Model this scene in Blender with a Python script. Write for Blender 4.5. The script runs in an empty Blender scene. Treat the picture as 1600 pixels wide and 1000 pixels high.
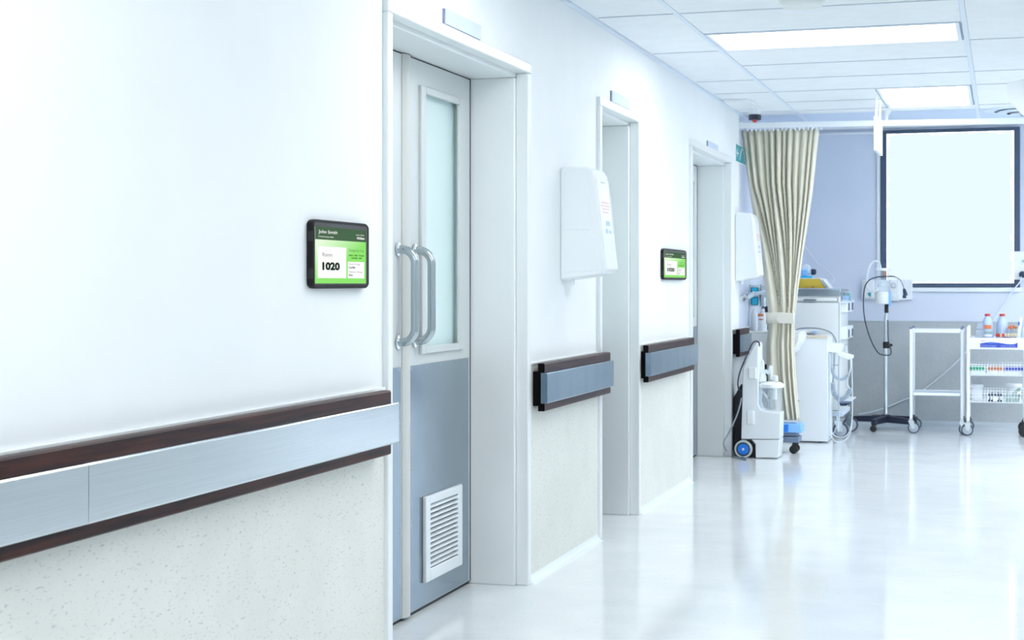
import bpy, bmesh, math, random
from mathutils import Vector, Matrix
random.seed(7)
S = bpy.context.scene
COL = S.collection
# ------------------------------------------------------------------ camera, world, lights, exposure
F = 2450.0
TH = math.atan(768 / F)
EYE = 1.3
A = EYE / .630 * math.cos(TH)           # distance of the left wall
HC = 2.629                              # ceiling height
YB = 14.85                              # back wall
sn, cs = math.sin(TH), math.cos(TH)
cam_d = bpy.data.cameras.new('camera')
cam = bpy.data.objects.new('camera', cam_d)
COL.objects.link(cam)
cam.location = (0, 0, EYE)
cam.rotation_euler = (math.pi / 2, 0, TH)
cam_d.sensor_width = 36
cam_d.lens = F / 1600 * 36
cam_d.shift_y = -57 / 1600
cam_d.clip_end = 200
cam_d.dof.use_dof = True
cam_d.dof.focus_distance = 6.2
cam_d.dof.aperture_fstop = 9.0
S.camera = cam
w = bpy.data.worlds.new('world')
S.world = w
w.use_nodes = True
w.node_tree.nodes['Background'].inputs[0].default_value = (.80, .90, 1, 1)
w.node_tree.nodes['Background'].inputs[1].default_value = .6
S.view_settings.view_transform = 'Standard'
S.view_settings.look = 'None'
S.view_settings.gamma = 1
S.view_settings.use_curve_mapping = False
EXPO = .36
S.view_settings.exposure = EXPO
S.cycles.max_bounces = 14
S.cycles.diffuse_bounces = 7
S.cycles.caustics_reflective = False
S.cycles.caustics_refractive = False
PANEL = 9.0                             # emission of the ceiling light panels
PANEL_COL = (.982, .983, .978)
BAY_FILL = 18.0                              # emission of the unseen panels added to brighten the bay
WIN = 2.6                               # emission of the daylit frosted window

# ------------------------------------------------------------------ picture measurements to points of the room
def ray(px, py):
    u = (px - 800) / F; v = (443 - py) / F
    return (-sn + u * cs, cs + u * sn, v)
def atX(px, py, X):
    d = ray(px, py); t = X / d[0]
    return Vector((X, d[1] * t, EYE + d[2] * t))
def atY(px, py, Y):
    d = ray(px, py); t = Y / d[1]
    return Vector((d[0] * t, Y, EYE + d[2] * t))
def atZ(px, py, Z):
    d = ray(px, py); t = (Z - EYE) / d[2]
    return Vector((d[0] * t, d[1] * t, Z))

# ------------------------------------------------------------------ materials
def mat(name, col, rough=.5, metal=0., spec=.5, em=None, emc=None, alpha=None, coat=0.):
    m = bpy.data.materials.new(name); m.use_nodes = True
    b = m.node_tree.nodes['Principled BSDF']
    b.inputs['Base Color'].default_value = (*col, 1)
    b.inputs['Roughness'].default_value = rough
    b.inputs['Metallic'].default_value = metal
    b.inputs['Specular IOR Level'].default_value = spec
    b.inputs['Coat Weight'].default_value = coat
    if em is not None:
        b.inputs['Emission Color'].default_value = (*(emc or col), 1)
        b.inputs['Emission Strength'].default_value = em
    if alpha is not None:
        b.inputs['Alpha'].default_value = alpha
    return m
def noise_col(m, c1, c2, scale=(1, 1, 1), nscale=5., detail=3., lo=.4, hi=.6, bump=0., rough=None):
    """colour varied between c1 and c2 by a noise, with an optional bump and roughness range"""
    nt = m.node_tree; b = nt.nodes['Principled BSDF']
    tc = nt.nodes.new('ShaderNodeTexCoord'); mp = nt.nodes.new('ShaderNodeMapping')
    mp.inputs['Scale'].default_value = scale
    nt.links.new(tc.outputs['Object'], mp.inputs['Vector'])
    n = nt.nodes.new('ShaderNodeTexNoise'); n.inputs['Scale'].default_value = nscale; n.inputs['Detail'].default_value = detail
    nt.links.new(mp.outputs['Vector'], n.inputs['Vector'])
    r = nt.nodes.new('ShaderNodeValToRGB')
    r.color_ramp.elements[0].position = lo; r.color_ramp.elements[0].color = (*c1, 1)
    r.color_ramp.elements[1].position = hi; r.color_ramp.elements[1].color = (*c2, 1)
    nt.links.new(n.outputs['Fac'], r.inputs['Fac'])
    nt.links.new(r.outputs['Color'], b.inputs['Base Color'])
    if bump:
        bp = nt.nodes.new('ShaderNodeBump'); bp.inputs['Strength'].default_value = bump; bp.inputs['Distance'].default_value = .002
        nt.links.new(n.outputs['Fac'], bp.inputs['Height']); nt.links.new(bp.outputs['Normal'], b.inputs['Normal'])
    if rough:
        mr = nt.nodes.new('ShaderNodeMapRange'); mr.inputs['To Min'].default_value = rough[0]; mr.inputs['To Max'].default_value = rough[1]
        nt.links.new(n.outputs['Fac'], mr.inputs['Value']); nt.links.new(mr.outputs['Result'], b.inputs['Roughness'])
    return m
M = {}
M['wall'] = noise_col(mat('white_wall_paint', (.8, .85, .88), .55, spec=.25), (.835, .868, .885), (.855, .885, .90), nscale=2.2)
M['wall_far'] = mat('grey_wall_paint', (.60, .63, .65), .55, spec=.25)
M['wall_blue'] = noise_col(mat('lilac_wall_paint', (.5, .58, .78), .6, spec=.2), (.66, .72, .835), (.68, .74, .855), nscale=2.0)
M['frame'] = mat('white_gloss_frame_paint', (.81, .845, .855), .28)
M['ceiling'] = noise_col(mat('ceiling_tile', (.8, .86, .9), .8, spec=.2), (.80, .84, .875), (.82, .86, .895), nscale=9)
M['grid'] = mat('ceiling_grid_bar', (.70, .78, .88), .5)
M['grid_cross'] = mat('ceiling_cross_bar', (.60, .67, .74), .6)
M['ceiling_blue'] = mat('bay_ceiling_paint', (.60, .70, .86), .7, spec=.2)  # bluer tone for the ceiling tiles beyond the curtain rail
M['dark_gap'] = mat('dark_shadow_gap', (.05, .06, .07), .9)  # near-black colour standing in for shade in door gaps and vent
def flecks(name, base, base2, fleck, rough=.45, amount=.64):
    m = noise_col(mat(name, base, rough, spec=.35), base, base2, nscale=3.5)
    nt = m.node_tree; b = nt.nodes['Principled BSDF']
    src = b.inputs['Base Color'].links[0].from_socket
    tc = nt.nodes.new('ShaderNodeTexCoord'); mp = nt.nodes.new('ShaderNodeMapping')
    mp.inputs['Rotation'].default_value = (.35, .1, .2); mp.inputs['Scale'].default_value = (90, 60, 190)
    nt.links.new(tc.outputs['Object'], mp.inputs['Vector'])
    n = nt.nodes.new('ShaderNodeTexNoise'); n.inputs['Scale'].default_value = 1.0; n.inputs['Detail'].default_value = 2.0; n.inputs['Distortion'].default_value = .6
    nt.links.new(mp.outputs['Vector'], n.inputs['Vector'])
    r = nt.nodes.new('ShaderNodeValToRGB'); r.color_ramp.elements[0].position = amount; r.color_ramp.elements[0].color = (0, 0, 0, 1)
    r.color_ramp.elements[1].position = amount + .06; r.color_ramp.elements[1].color = (1, 1, 1, 1)
    nt.links.new(n.outputs['Fac'], r.inputs['Fac'])
    mx = nt.nodes.new('ShaderNodeMix'); mx.data_type = 'RGBA'
    nt.links.new(r.outputs['Color'], mx.inputs[0]); nt.links.new(src, mx.inputs[6]); mx.inputs[7].default_value = (*fleck, 1)
    nt.links.new(mx.outputs[2], b.inputs['Base Color'])
    return m
M['wainscot'] = flecks('flecked_vinyl_wainscot', (.72, .735, .69), (.755, .77, .725), (.53, .56, .55), amount=.62)
M['wainscot_back'] = flecks('grey_flecked_vinyl', (.43, .465, .485), (.47, .505, .52), (.34, .37, .39), amount=.6)
fl = flecks('white_vinyl_floor', (.77, .815, .84), (.81, .85, .87), (.66, .71, .74), rough=.08, amount=.66)
fb = fl.node_tree.nodes['Principled BSDF']; fb.inputs['Specular IOR Level'].default_value = .75
nt = fl.node_tree
_n = nt.nodes.new('ShaderNodeTexNoise'); _n.inputs['Scale'].default_value = 3.0; _n.inputs['Detail'].default_value = 3.0
_mp = nt.nodes.new('ShaderNodeMapping'); _mp.inputs['Scale'].default_value = (.8, 3.2, 1); _tc = nt.nodes.new('ShaderNodeTexCoord')
nt.links.new(_tc.outputs['Object'], _mp.inputs['Vector']); nt.links.new(_mp.outputs['Vector'], _n.inputs['Vector'])
_mr = nt.nodes.new('ShaderNodeMapRange'); _mr.inputs['To Min'].default_value = .04; _mr.inputs['To Max'].default_value = .17
nt.links.new(_n.outputs['Fac'], _mr.inputs['Value']); nt.links.new(_mr.outputs['Result'], fb.inputs['Roughness'])
_bp = nt.nodes.new('ShaderNodeBump'); _bp.inputs['Strength'].default_value = .12; _bp.inputs['Distance'].default_value = .004
nt.links.new(_n.outputs['Fac'], _bp.inputs['Height']); nt.links.new(_bp.outputs['Normal'], fb.inputs['Normal'])
M['floor'] = fl
M['cove'] = mat('floor_cove', (.80, .86, .88), .3)
M['wood'] = noise_col(mat('dark_stained_wood', (.05, .02, .015), .42, spec=.22), (.014, .006, .008), (.070, .022, .016), scale=(1, 1.2, 26), nscale=2.5, detail=5, lo=.35, hi=.7)
M['wood_end'] = mat('dark_wood_end_grain', (.004, .0035, .005), .6, spec=.1)
M['steel'] = noise_col(mat('brushed_steel', (.55, .62, .66), .3, 1.), (.64, .69, .715), (.67, .72, .745), scale=(1, 1.5, 120), nscale=2.0, rough=(.14, .22))
M['steel_blue'] = noise_col(mat('bluish_rail_steel', (.3, .4, .5), .2, 1.), (.27, .36, .45), (.32, .42, .51), scale=(1, 5, 1.2), nscale=2.0, rough=(.14, .24))  # darker copy of the rail steel, dim reflection put into its colour
M['steel_kick'] = noise_col(mat('kick_plate_steel', (.40, .48, .55), .34, 1.), (.34, .42, .49), (.40, .475, .54), scale=(1, 1.6, 1.2), nscale=2.5, lo=.3, hi=.7, rough=(.20, .30))
M['chrome'] = mat('chrome', (.78, .84, .87), .12, 1.)
M['satin'] = mat('satin_handle_steel', (.50, .56, .59), .2, 1.)
M['door'] = mat('grey_door_paint', (.60, .64, .645), .33)
M['stile'] = mat('cream_meeting_stile', (.58, .60, .585), .35)
M['frost'] = mat('frosted_door_glass', (.68, .84, .845), .18, spec=.5)
M['white'] = mat('white_plastic', (.83, .87, .89), .32)
M['white2'] = mat('white_enamel', (.79, .84, .88), .3)
M['offwhite'] = mat('cream_enamel', (.76, .80, .80), .35)
M['plate'] = mat('pale_blue_sign_plate', (.56, .66, .78), .4)
M['plate_edge'] = mat('sign_plate_edge', (.25, .28, .42), .5)
M['black'] = mat('black_rubber', (.012, .013, .016), .55)
M['black_plastic'] = mat('black_plastic', (.012, .012, .013), .5, spec=.18)
M['bezel'] = mat('dark_grey_bezel', (.055, .055, .056), .4, spec=.2)
M['navy'] = mat('navy_base_metal', (.022, .03, .055), .45)
M['castor_grey'] = mat('castor_wheel_grey', (.38, .44, .52), .45)
M['castor_dark'] = mat('castor_tread', (.06, .075, .10), .5)
M['rear'] = mat('black_motor_housing', (.02, .024, .034), .5)  # near-black colour that stands for shade beside the suction unit
M['tyre'] = mat('pale_grey_tyre', (.52, .58, .58), .5)
M['gap'] = mat('grey_shut_line', (.30, .35, .38), .7)
M['blue'] = mat('blue_plastic', (.01, .20, .80), .35)
M['lblue'] = mat('light_blue_plastic', (.22, .50, .92), .4)
M['slate'] = mat('slate_blue_metal', (.16, .22, .33), .45)
M['cyan'] = mat('cyan_gel', (.02, .55, .85), .3)
M['teal'] = mat('teal_sign_print', (.03, .36, .42), .4)
M['yellow'] = mat('yellow_plastic', (.68, .50, .06), .45)
M['red'] = mat('red_plastic', (.62, .05, .05), .4)
M['orange'] = mat('orange_plastic', (.75, .20, .06), .45)
M['cream'] = mat('cream_cap', (.72, .66, .45), .5)
M['pink'] = mat('faded_red_print', (.82, .62, .66), .6)
M['pblue'] = mat('faded_blue_print', (.50, .66, .82), .6)
M['pblue2'] = mat('pale_grey_blue_panel', (.68, .78, .88), .5)
M['green'] = mat('green_carton', (.02, .36, .22), .5)
M['rust'] = mat('orange_carton', (.55, .20, .10), .5)
M['royal'] = mat('royal_blue_carton', (.03, .07, .45), .5)
M['ink'] = mat('dark_blue_pack', (.02, .035, .09), .5)
M['grey_green'] = mat('grey_green_pack', (.30, .44, .42), .5)
M['purple'] = mat('purple_print', (.30, .10, .45), .5)
M['birch'] = mat('birch_edge', (.70, .64, .52), .5)
M['tube'] = mat('milky_tube', (.74, .82, .86), .3)
M['tube_grey'] = mat('grey_hose', (.42, .50, .60), .4)
M['grey_cable'] = mat('grey_cable', (.25, .30, .36), .5)
M['wframe'] = mat('slate_window_frame', (.05, .085, .15), .4)
M['curtain'] = noise_col(mat('beige_curtain_cloth', (.70, .68, .58), .85, spec=.1), (.68, .665, .565), (.72, .70, .605), scale=(6, 6, 1), nscale=4)
M['tie'] = mat('curtain_tie_cloth', (.73, .72, .65), .85, spec=.1)
M['milk'] = mat('milky_jug_plastic', (.46, .58, .77), .3)
M['skirt'] = mat('skirting_grey', (.50, .56, .60), .4)
M['dispenser_panel'] = mat('soft_white_panel', (.82, .865, .89), .38)
def clear(name, col, a):
    m = mat(name, col, .08, spec=.6, alpha=a); return m
M['clear'] = clear('clear_plastic', (.75, .85, .93), .28)
M['clear2'] = clear('smoky_clear_plastic', (.50, .58, .68), .5)
def emit(name, col, s):
    m = bpy.data.materials.new(name); m.use_nodes = True; nt = m.node_tree
    nt.nodes.clear(); o = nt.nodes.new('ShaderNodeOutputMaterial'); e = nt.nodes.new('ShaderNodeEmission')
    e.inputs[0].default_value = (*col, 1); e.inputs[1].default_value = s; nt.links.new(e.outputs[0], o.inputs[0]); return m
M['panel_bay'] = emit('bay_panel_diffuser', PANEL_COL, BAY_FILL)
M['panel'] = emit('light_panel_diffuser', PANEL_COL, PANEL)
M['winglass'] = emit('daylit_glass', (.86, .97, 1.0), WIN * 1.6)
M['film'] = emit('daylit_frosted_film', (.80, .945, 1.0), 1.04 * 2 ** -EXPO)
M['scr_dark'] = emit('screen_dark_green', (.075, .147, .080), 2 ** -EXPO)
M['scr_text'] = emit('screen_white', (1, 1, 1), 2 ** -EXPO)
M['scr_white'] = emit('screen_card_white', (1, 1, 1), 2 ** -EXPO)
M['scr_ink'] = emit('screen_ink', (.012, .03, .016), 2 ** -EXPO)
M['scr_grey'] = emit('screen_grey_ink', (.13, .17, .13), 2 ** -EXPO)
# the lit part of the screen shows a green picture that pales to the top left
m = bpy.data.materials.new('screen_green_picture'); m.use_nodes = True; nt = m.node_tree; nt.nodes.clear()
o_ = nt.nodes.new('ShaderNodeOutputMaterial'); e_ = nt.nodes.new('ShaderNodeEmission'); tc = nt.nodes.new('ShaderNodeTexCoord')
mp = nt.nodes.new('ShaderNodeMapping'); mp.inputs['Rotation'].default_value = (0, 0, 0)
gr = nt.nodes.new('ShaderNodeTexGradient'); rp = nt.nodes.new('ShaderNodeValToRGB')
sx = nt.nodes.new('ShaderNodeSeparateXYZ'); ma = nt.nodes.new('ShaderNodeMath'); ma.operation = 'SUBTRACT'
nt.links.new(tc.outputs['Generated'], sx.inputs[0])
mul = nt.nodes.new('ShaderNodeMath'); mul.operation = 'MULTIPLY'; mul.inputs[1].default_value = .75
nt.links.new(sx.outputs['Y'], mul.inputs[0]); nt.links.new(sx.outputs['Z'], ma.inputs[0]); nt.links.new(mul.outputs[0], ma.inputs[1])
nt.links.new(ma.outputs[0], rp.inputs['Fac'])
rp.color_ramp.elements[0].position = 0; rp.color_ramp.elements[0].color = (.29, .82, .17, 1)
rp.color_ramp.elements[1].position = .66; rp.color_ramp.elements[1].color = (.82, 1.0, .74, 1)
e_.inputs[1].default_value = 2 ** -EXPO; nt.links.new(rp.outputs['Color'], e_.inputs[0]); nt.links.new(e_.outputs[0], o_.inputs[0])
M['scr_green'] = m

# ------------------------------------------------------------------ mesh helpers
def bx(bm, x0, x1, y0, y1, z0, z1):
    v = [bm.verts.new(p) for p in ((x0, y0, z0), (x1, y0, z0), (x1, y1, z0), (x0, y1, z0), (x0, y0, z1), (x1, y0, z1), (x1, y1, z1), (x0, y1, z1))]
    for f in ((0, 3, 2, 1), (4, 5, 6, 7), (0, 1, 5, 4), (1, 2, 6, 5), (2, 3, 7, 6), (3, 0, 4, 7)):
        bm.faces.new([v[i] for i in f])
    return bm
def box(*a):
    return bx(bmesh.new(), *a)
def boxes(lst):
    bm = bmesh.new()
    for a in lst: bx(bm, *a)
    return bm
def prism(pts, axis, a0, a1, bm=None):
    """closed outline pts (two coordinates) extruded along axis from a0 to a1"""
    bm = bm or bmesh.new()
    def P(p, t):
        return {'x': (t, p[0], p[1]), 'y': (p[0], t, p[1]), 'z': (p[0], p[1], t)}[axis]
    a = [bm.verts.new(P(p, a0)) for p in pts]; b = [bm.verts.new(P(p, a1)) for p in pts]
    bm.faces.new(a); bm.faces.new(b[::-1])
    n = len(pts)
    for i in range(n):
        bm.faces.new([a[i], b[i], b[(i + 1) % n], a[(i + 1) % n]])
    bmesh.ops.recalc_face_normals(bm, faces=bm.faces[:])
    return bm
def tube(path, r, seg=10, bm=None, cap=True):
    bm = bm or bmesh.new()
    P = [Vector(p) for p in path]
    rr = r if isinstance(r, (list, tuple)) else [r] * len(P)
    t0 = (P[1] - P[0]).normalized()
    up = Vector((0, 0, 1)) if abs(t0.z) < .9 else Vector((1, 0, 0))
    n = t0.cross(up).normalized()
    rings = []
    for i, p in enumerate(P):
        t = ((P[min(i + 1, len(P) - 1)] - P[max(i - 1, 0)])).normalized()
        n = (n - t * n.dot(t))
        n = n.normalized() if n.length > 1e-6 else t.orthogonal().normalized()
        b = t.cross(n)
        rings.append([bm.verts.new(p + (n * math.cos(2 * math.pi * k / seg) + b * math.sin(2 * math.pi * k / seg)) * rr[i]) for k in range(seg)])
    for i in range(len(rings) - 1):
        for k in range(seg):
            bm.faces.new([rings[i][k], rings[i][(k + 1) % seg], rings[i + 1][(k + 1) % seg], rings[i + 1][k]])
    if cap:
        bm.faces.new(rings[0][::-1]); bm.faces.new(rings[-1])
    bmesh.ops.recalc_face_normals(bm, faces=bm.faces[:])
    return bm
def cyl(p0, p1, r, seg=16, bm=None, r1=None):
    return tube([p0, p1], [r, r if r1 is None else r1], seg, bm)
def lathe(prof, c, seg=20, bm=None, axis='z'):
    """profile [(radius, height)] turned about a vertical axis (or y / x) through c"""
    bm = bm or bmesh.new(); c = Vector(c); rings = []
    for r, h in prof:
        ring = []
        for k in range(seg):
            a = 2 * math.pi * k / seg; u, v = r * math.cos(a), r * math.sin(a)
            d = {'z': (u, v, h), 'y': (u, h, v), 'x': (h, u, v)}[axis]
            ring.append(bm.verts.new(c + Vector(d)))
        rings.append(ring)
    for i in range(len(rings) - 1):
        for k in range(seg):
            bm.faces.new([rings[i][k], rings[i][(k + 1) % seg], rings[i + 1][(k + 1) % seg], rings[i + 1][k]])
    bm.faces.new(rings[0][::-1]); bm.faces.new(rings[-1])
    bmesh.ops.recalc_face_normals(bm, faces=bm.faces[:])
    return bm
def smooth_path(pts, n=8):
    P = [Vector(p) for p in pts]; out = []
    for i in range(len(P) - 1):
        p0, p1, p2, p3 = P[max(i - 1, 0)], P[i], P[i + 1], P[min(i + 2, len(P) - 1)]
        for k in range(n):
            t = k / n
            out.append(.5 * ((2 * p1) + (p2 - p0) * t + (2 * p0 - 5 * p1 + 4 * p2 - p3) * t * t + (3 * p1 - p0 - 3 * p2 + p3) * t ** 3))
    out.append(P[-1]); return out
def root_loc(o):
    while o.parent: o = o.parent
    return o.location.copy()
def obj(name, bm, m, parent=None, bevel=0., seg=2, kind=None, loc=None):
    me = bpy.data.meshes.new(name)
    if parent is None and loc is None:
        xs = [v.co for v in bm.verts]
        loc = Vector(((min(v.x for v in xs) + max(v.x for v in xs)) / 2, (min(v.y for v in xs) + max(v.y for v in xs)) / 2, min(v.z for v in xs)))
    off = root_loc(parent) if parent else Vector(loc)
    bmesh.ops.translate(bm, verts=bm.verts[:], vec=-off)
    bm.to_mesh(me); bm.free()
    me.materials.append(M[m] if isinstance(m, str) else m)
    me.shade_smooth(); me.set_sharp_from_angle(angle=math.radians(38))
    o = bpy.data.objects.new(name, me); COL.objects.link(o)
    if parent: o.parent = parent
    else: o.location = off
    if bevel:
        md = o.modifiers.new('bevel', 'BEVEL'); md.width = bevel; md.segments = seg; md.limit_method = 'ANGLE'; md.angle_limit = math.radians(40)
        md.harden_normals = False
    if kind: o['kind'] = kind
    return o
def thing(name, label, cat, loc, group=None):
    o = bpy.data.objects.new(name, None); COL.objects.link(o); o.location = loc; o.empty_display_size = .1
    if cat: o['label'] = label; o['category'] = cat
    if group: o['group'] = group
    return o
def tag(o, label, cat, group=None):
    o['label'] = label; o['category'] = cat
    if group: o['group'] = group
    return o
def copy_tree(o, parent=None):
    c = o.copy(); COL.objects.link(c)
    if parent: c.parent = parent
    for ch in list(o.children): copy_tree(ch, c)
    return c
def text(name, s, m, parent, plane, x0, z0, wd, ht, depth, bold=0.):
    """lettering s fitted into a box; plane 'X' reads along +Y on a face at X=depth, 'Y' along +X on a face at Y=depth"""
    cu = bpy.data.curves.new('lettering', 'FONT'); cu.body = s; cu.offset = bold; cu.resolution_u = 3
    to = bpy.data.objects.new('lettering', cu); COL.objects.link(to)
    dg = bpy.context.evaluated_depsgraph_get()
    me = bpy.data.meshes.new_from_object(to.evaluated_get(dg)); bpy.data.objects.remove(to); bpy.data.curves.remove(cu)
    xs = [v.co.x for v in me.vertices]; ys = [v.co.y for v in me.vertices]
    sx_, sy_ = wd / (max(xs) - min(xs)), ht / (max(ys) - min(ys)); off = root_loc(parent); mx, my = min(xs), min(ys)
    for v in me.vertices:
        a, b = x0 + (v.co.x - mx) * sx_, z0 + (v.co.y - my) * sy_
        v.co = (Vector((depth, a, b)) if plane == 'X' else Vector((a, depth, b))) - off
    me.name = name; me.materials.clear(); me.materials.append(M[m])
    o = bpy.data.objects.new(name, me); COL.objects.link(o); o.parent = parent
    return o
def castor(parent, x, y, r, width=.03, wheel='castor_grey', tread='castor_dark', top=None, trail=(0.02, 0)):
    """swivel castor standing on the floor under (x, y)"""
    top = top or 2.6 * r
    wx, wy = x + trail[0], y + trail[1]
    bm = bmesh.new()
    bx(bm, x - .014, x + .014, y - .014, y + .014, 2.15 * r, top)
    for s in (-1, 1):
        prism([(wx - r * .28, r * .8), (wx + r * .28, r * .8), (x + r * .5, 2.2 * r), (x - r * .5, 2.2 * r)], 'y', wy + s * (width / 2 + .004), wy + s * (width / 2 + .008), bm)
    f = obj('castor', bm, 'chrome' if wheel == 'castor_grey' else 'black', parent)
    obj('tread', lathe([(r * .7, -width / 2), (r * .93, -width / 2), (r, -width / 3), (r, width / 3), (r * .93, width / 2), (r * .7, width / 2)], (wx, wy, r), 20, axis='y'), tread, f)
    obj('wheel', lathe([(r * .15, -width / 2 - .004), (r * .3, -width / 2 - .003), (r * .78, -width / 2), (r * .78, width / 2), (r * .3, width / 2 + .003), (r * .15, width / 2 + .004)], (wx, wy, r), 20, axis='y'), wheel, f)
    return f

# ================================================================== THE SETTING
DOORS = [(4.889, 6.453), (7.76, 8.606), (10.202, 11.729)]
ZT = 2.205
JW = .045
WT = .26
WALLX = -A
# left wall
bm = bmesh.new(); ys = -4.0
for y0, y1 in DOORS:
    bx(bm, WALLX - WT, WALLX, ys, y0 - JW, 0, HC + .12)
    bx(bm, WALLX - WT, WALLX, y0 - JW, y1 + JW, ZT + JW, HC + .12)
    ys = y1 + JW
bx(bm, WALLX - WT, WALLX, ys, 12.2, 0, HC + .12)
wall_left = obj('wall_left', bm, 'wall', kind='structure')
obj('bay_wall', box(WALLX - WT, WALLX, 12.2, YB + .2, 0, HC + .2), 'wall_blue', wall_left)
ZW = .945
segs = [(-4.0, DOORS[0][0] - JW), (DOORS[0][1] + JW, DOORS[1][0] - JW), (DOORS[1][1] + JW, DOORS[2][0] - JW), (DOORS[2][1] + JW, YB)]
for i, (y0, y1) in enumerate(segs):
    obj('wainscot_panel', box(WALLX, WALLX + .006, y0, y1, 0, ZW), 'wainscot' if i < 3 else 'wainscot_back', wall_left)
    obj('dado_cap', box(WALLX, WALLX + .012, y0, y1, ZW, ZW + .012), 'frame', wall_left, .003)
    bm = bmesh.new(); q = [(WALLX + .0061, 0), (WALLX + .036, 0), (WALLX + .022, .004), (WALLX + .012, .013), (WALLX + .0061, .032)]
    prism(q, 'y', y0, y1, bm)
    obj('floor_cove', bm, 'cove', wall_left)
obj('ceiling_angle', box(WALLX, WALLX + .022, -4, 13.3, HC - .014, HC), 'grid', wall_left, .002)
# floor
obj('floor', box(-2.4, 4.2, -4.2, YB + .2, -.1, 0), 'floor', kind='structure', loc=(0, 0, 0))
# back wall with the window hole
W0, W1, WZ0, WZ1 = atY(1378, 320, YB).x, atY(1592, 320, YB).x, 1.285, 2.70
ZCB = 2.735                                     # ceiling of the bay behind the curtain rail
bm = boxes([(WALLX - .2, W0, YB, YB + .2, 0, ZCB + .1), (W1, 4.2, YB, YB + .2, 0, ZCB + .1), (W0, W1, YB, YB + .2, 0, WZ0), (W0, W1, YB, YB + .2, WZ1, ZCB + .1)])
wall_back = obj('wall_back', bm, 'wall_blue', kind='structure')
obj('wainscot_panel', box(WALLX, 4.2, YB - .006, YB, 0, .945), 'wainscot_back', wall_back)
obj('dado_cap', box(WALLX, 4.2, YB - .012, YB, .945, .957), 'skirt', wall_back, .003)
obj('cornice', box(WALLX, W0 - .02, YB - .03, YB, 2.684, 2.705), 'white2', wall_back, .004)
obj('floor_cove', prism([(YB - .0061, 0), (YB - .045, 0), (YB - .03, .006), (YB - .015, .02), (YB - .0061, .045)], 'x', WALLX, 4.2), 'skirt', wall_back)
# right-hand wall, the bay's side wall and the wall behind: out of the photograph, they close the room
obj('wall_right', boxes([(1.42, 1.62, -4, 10.6, 0, HC + .12), (1.62, 4.2, 10.4, 10.6, 0, HC + .12)]), 'wall_far', kind='structure')
obj('wall_bay', box(4.2, 4.4, 10.6, YB + .2, 0, ZCB + .1), 'wall_blue', kind='structure')
obj('wall_front', box(WALLX - .2, 1.62, -4.2, -4, 0, HC + .12), 'wall', kind='structure')
# ceiling: slab, tiles, grid bars
ceiling = obj('ceiling', boxes([(WALLX - .2, 4.4, -4.2, 13.3, HC + .03, HC + .2), (WALLX - .2, 4.4, 13.3, YB + .2, ZCB, ZCB + .2)]), 'ceiling', kind='structure')
obj('ceiling_step', box(WALLX - .1, 4.3, 13.28, 13.32, HC, ZCB), 'ceiling_blue', ceiling)
rows = [-4.0, -2.72, -1.41, -.76, -.1, .55, 1.2, 1.86, 2.51, 3.16, 3.82, 4.47, 5.0, 5.65, 6.30, 6.96, 7.61, 8.265, 8.90, 9.55, 10.23, 10.915, 11.56, 12.15, 12.55, 13.28]
cols = [WALLX + .022, -1.537, -.19, 1.15, 2.49, 4.2]
LIGHTS = [(-1.52, -.215, 8.275, 8.885), (-.83, -.215, 10.93, 12.14), (-1.52, -.215, 5.015, 5.64), (-1.52, -.215, 1.87, 2.5), (-1.52, -.215, -1.4, -.77),
          (.45, 1.1, 8.275, 8.885), (.3, .95, 5.015, 5.64), (.3, .95, 1.87, 2.5), (.3, .95, -1.4, -.77), (1.3, 1.9, 11.0, 12.14), (2.65, 3.25, 11.0, 12.14), (1.3, 1.9, 12.6, 13.2), (2.65, 3.25, 12.6, 13.2)]  # all but the first two are unseen panels added for brightness
skip_left = {8.265, 9.55, 11.56, 12.55}
skip_right = {8.265, 9.55, 11.56, 12.55}
def overlap(x0, x1, y0, y1):
    return [l for l in LIGHTS if l[0] < x1 - .01 and l[1] > x0 + .01 and l[2] < y1 - .01 and l[3] > y0 + .01]
for c in range(len(cols) - 1):
    rr = [y for y in rows if not (y in skip_left and c == 0) and not (y in skip_right and c >= 2)]
    if c == 1: rr = [y for y in rr if y != 12.55]
    for y in rr:
        if not (cols[c] > 1.3 and y < 10.7):
            xa, xb = cols[c] + .014, cols[c + 1] - .014
            for l in LIGHTS:
                if l[2] - .02 < y < l[3] + .02 and l[0] < xb and l[1] > xa:
                    xb = min(xb, l[0]) if l[0] - xa > .06 else xa
            if xb - xa > .05: obj('grid_cross_bar', box(xa, xb, y - .009, y + .009, HC - .0035, HC - .0005), 'grid_cross', ceiling)
    for y0, y1 in zip(rr[:-1], rr[1:]):
        if cols[c] > 1.3 and y1 < 10.7: continue
        x0, x1 = cols[c] + .014, cols[c + 1] - .014
        if c == 0: x0 = cols[0]
        ov = overlap(x0, x1, y0 + .004, y1 - .004)
        pieces = [(x0, x1)]
        for l in ov:
            npc = []
            for a, b in pieces:
                if l[0] - a > .06: npc.append((a, l[0] - .012))
                if b - l[1] > .06: npc.append((l[1] + .012, b))
            pieces = npc
        mt = 'ceiling_blue' if y0 >= 12.54 else 'ceiling'
        for a, b in pieces:
            if y0 < 12.3 and y1 > 12.8:           # the last row is cut where the bay begins
                obj('ceiling_tile', box(a, b, y0 + .003, 12.42, HC, HC + .03), 'ceiling', ceiling)
                obj('ceiling_tile', box(a, b, 12.42, y1 - .003, HC, HC + .03), 'ceiling_blue', ceiling)
            else:
                obj('ceiling_tile', box(a, b, y0 + .003, y1 - .003, HC, HC + .03), mt, ceiling)
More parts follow.
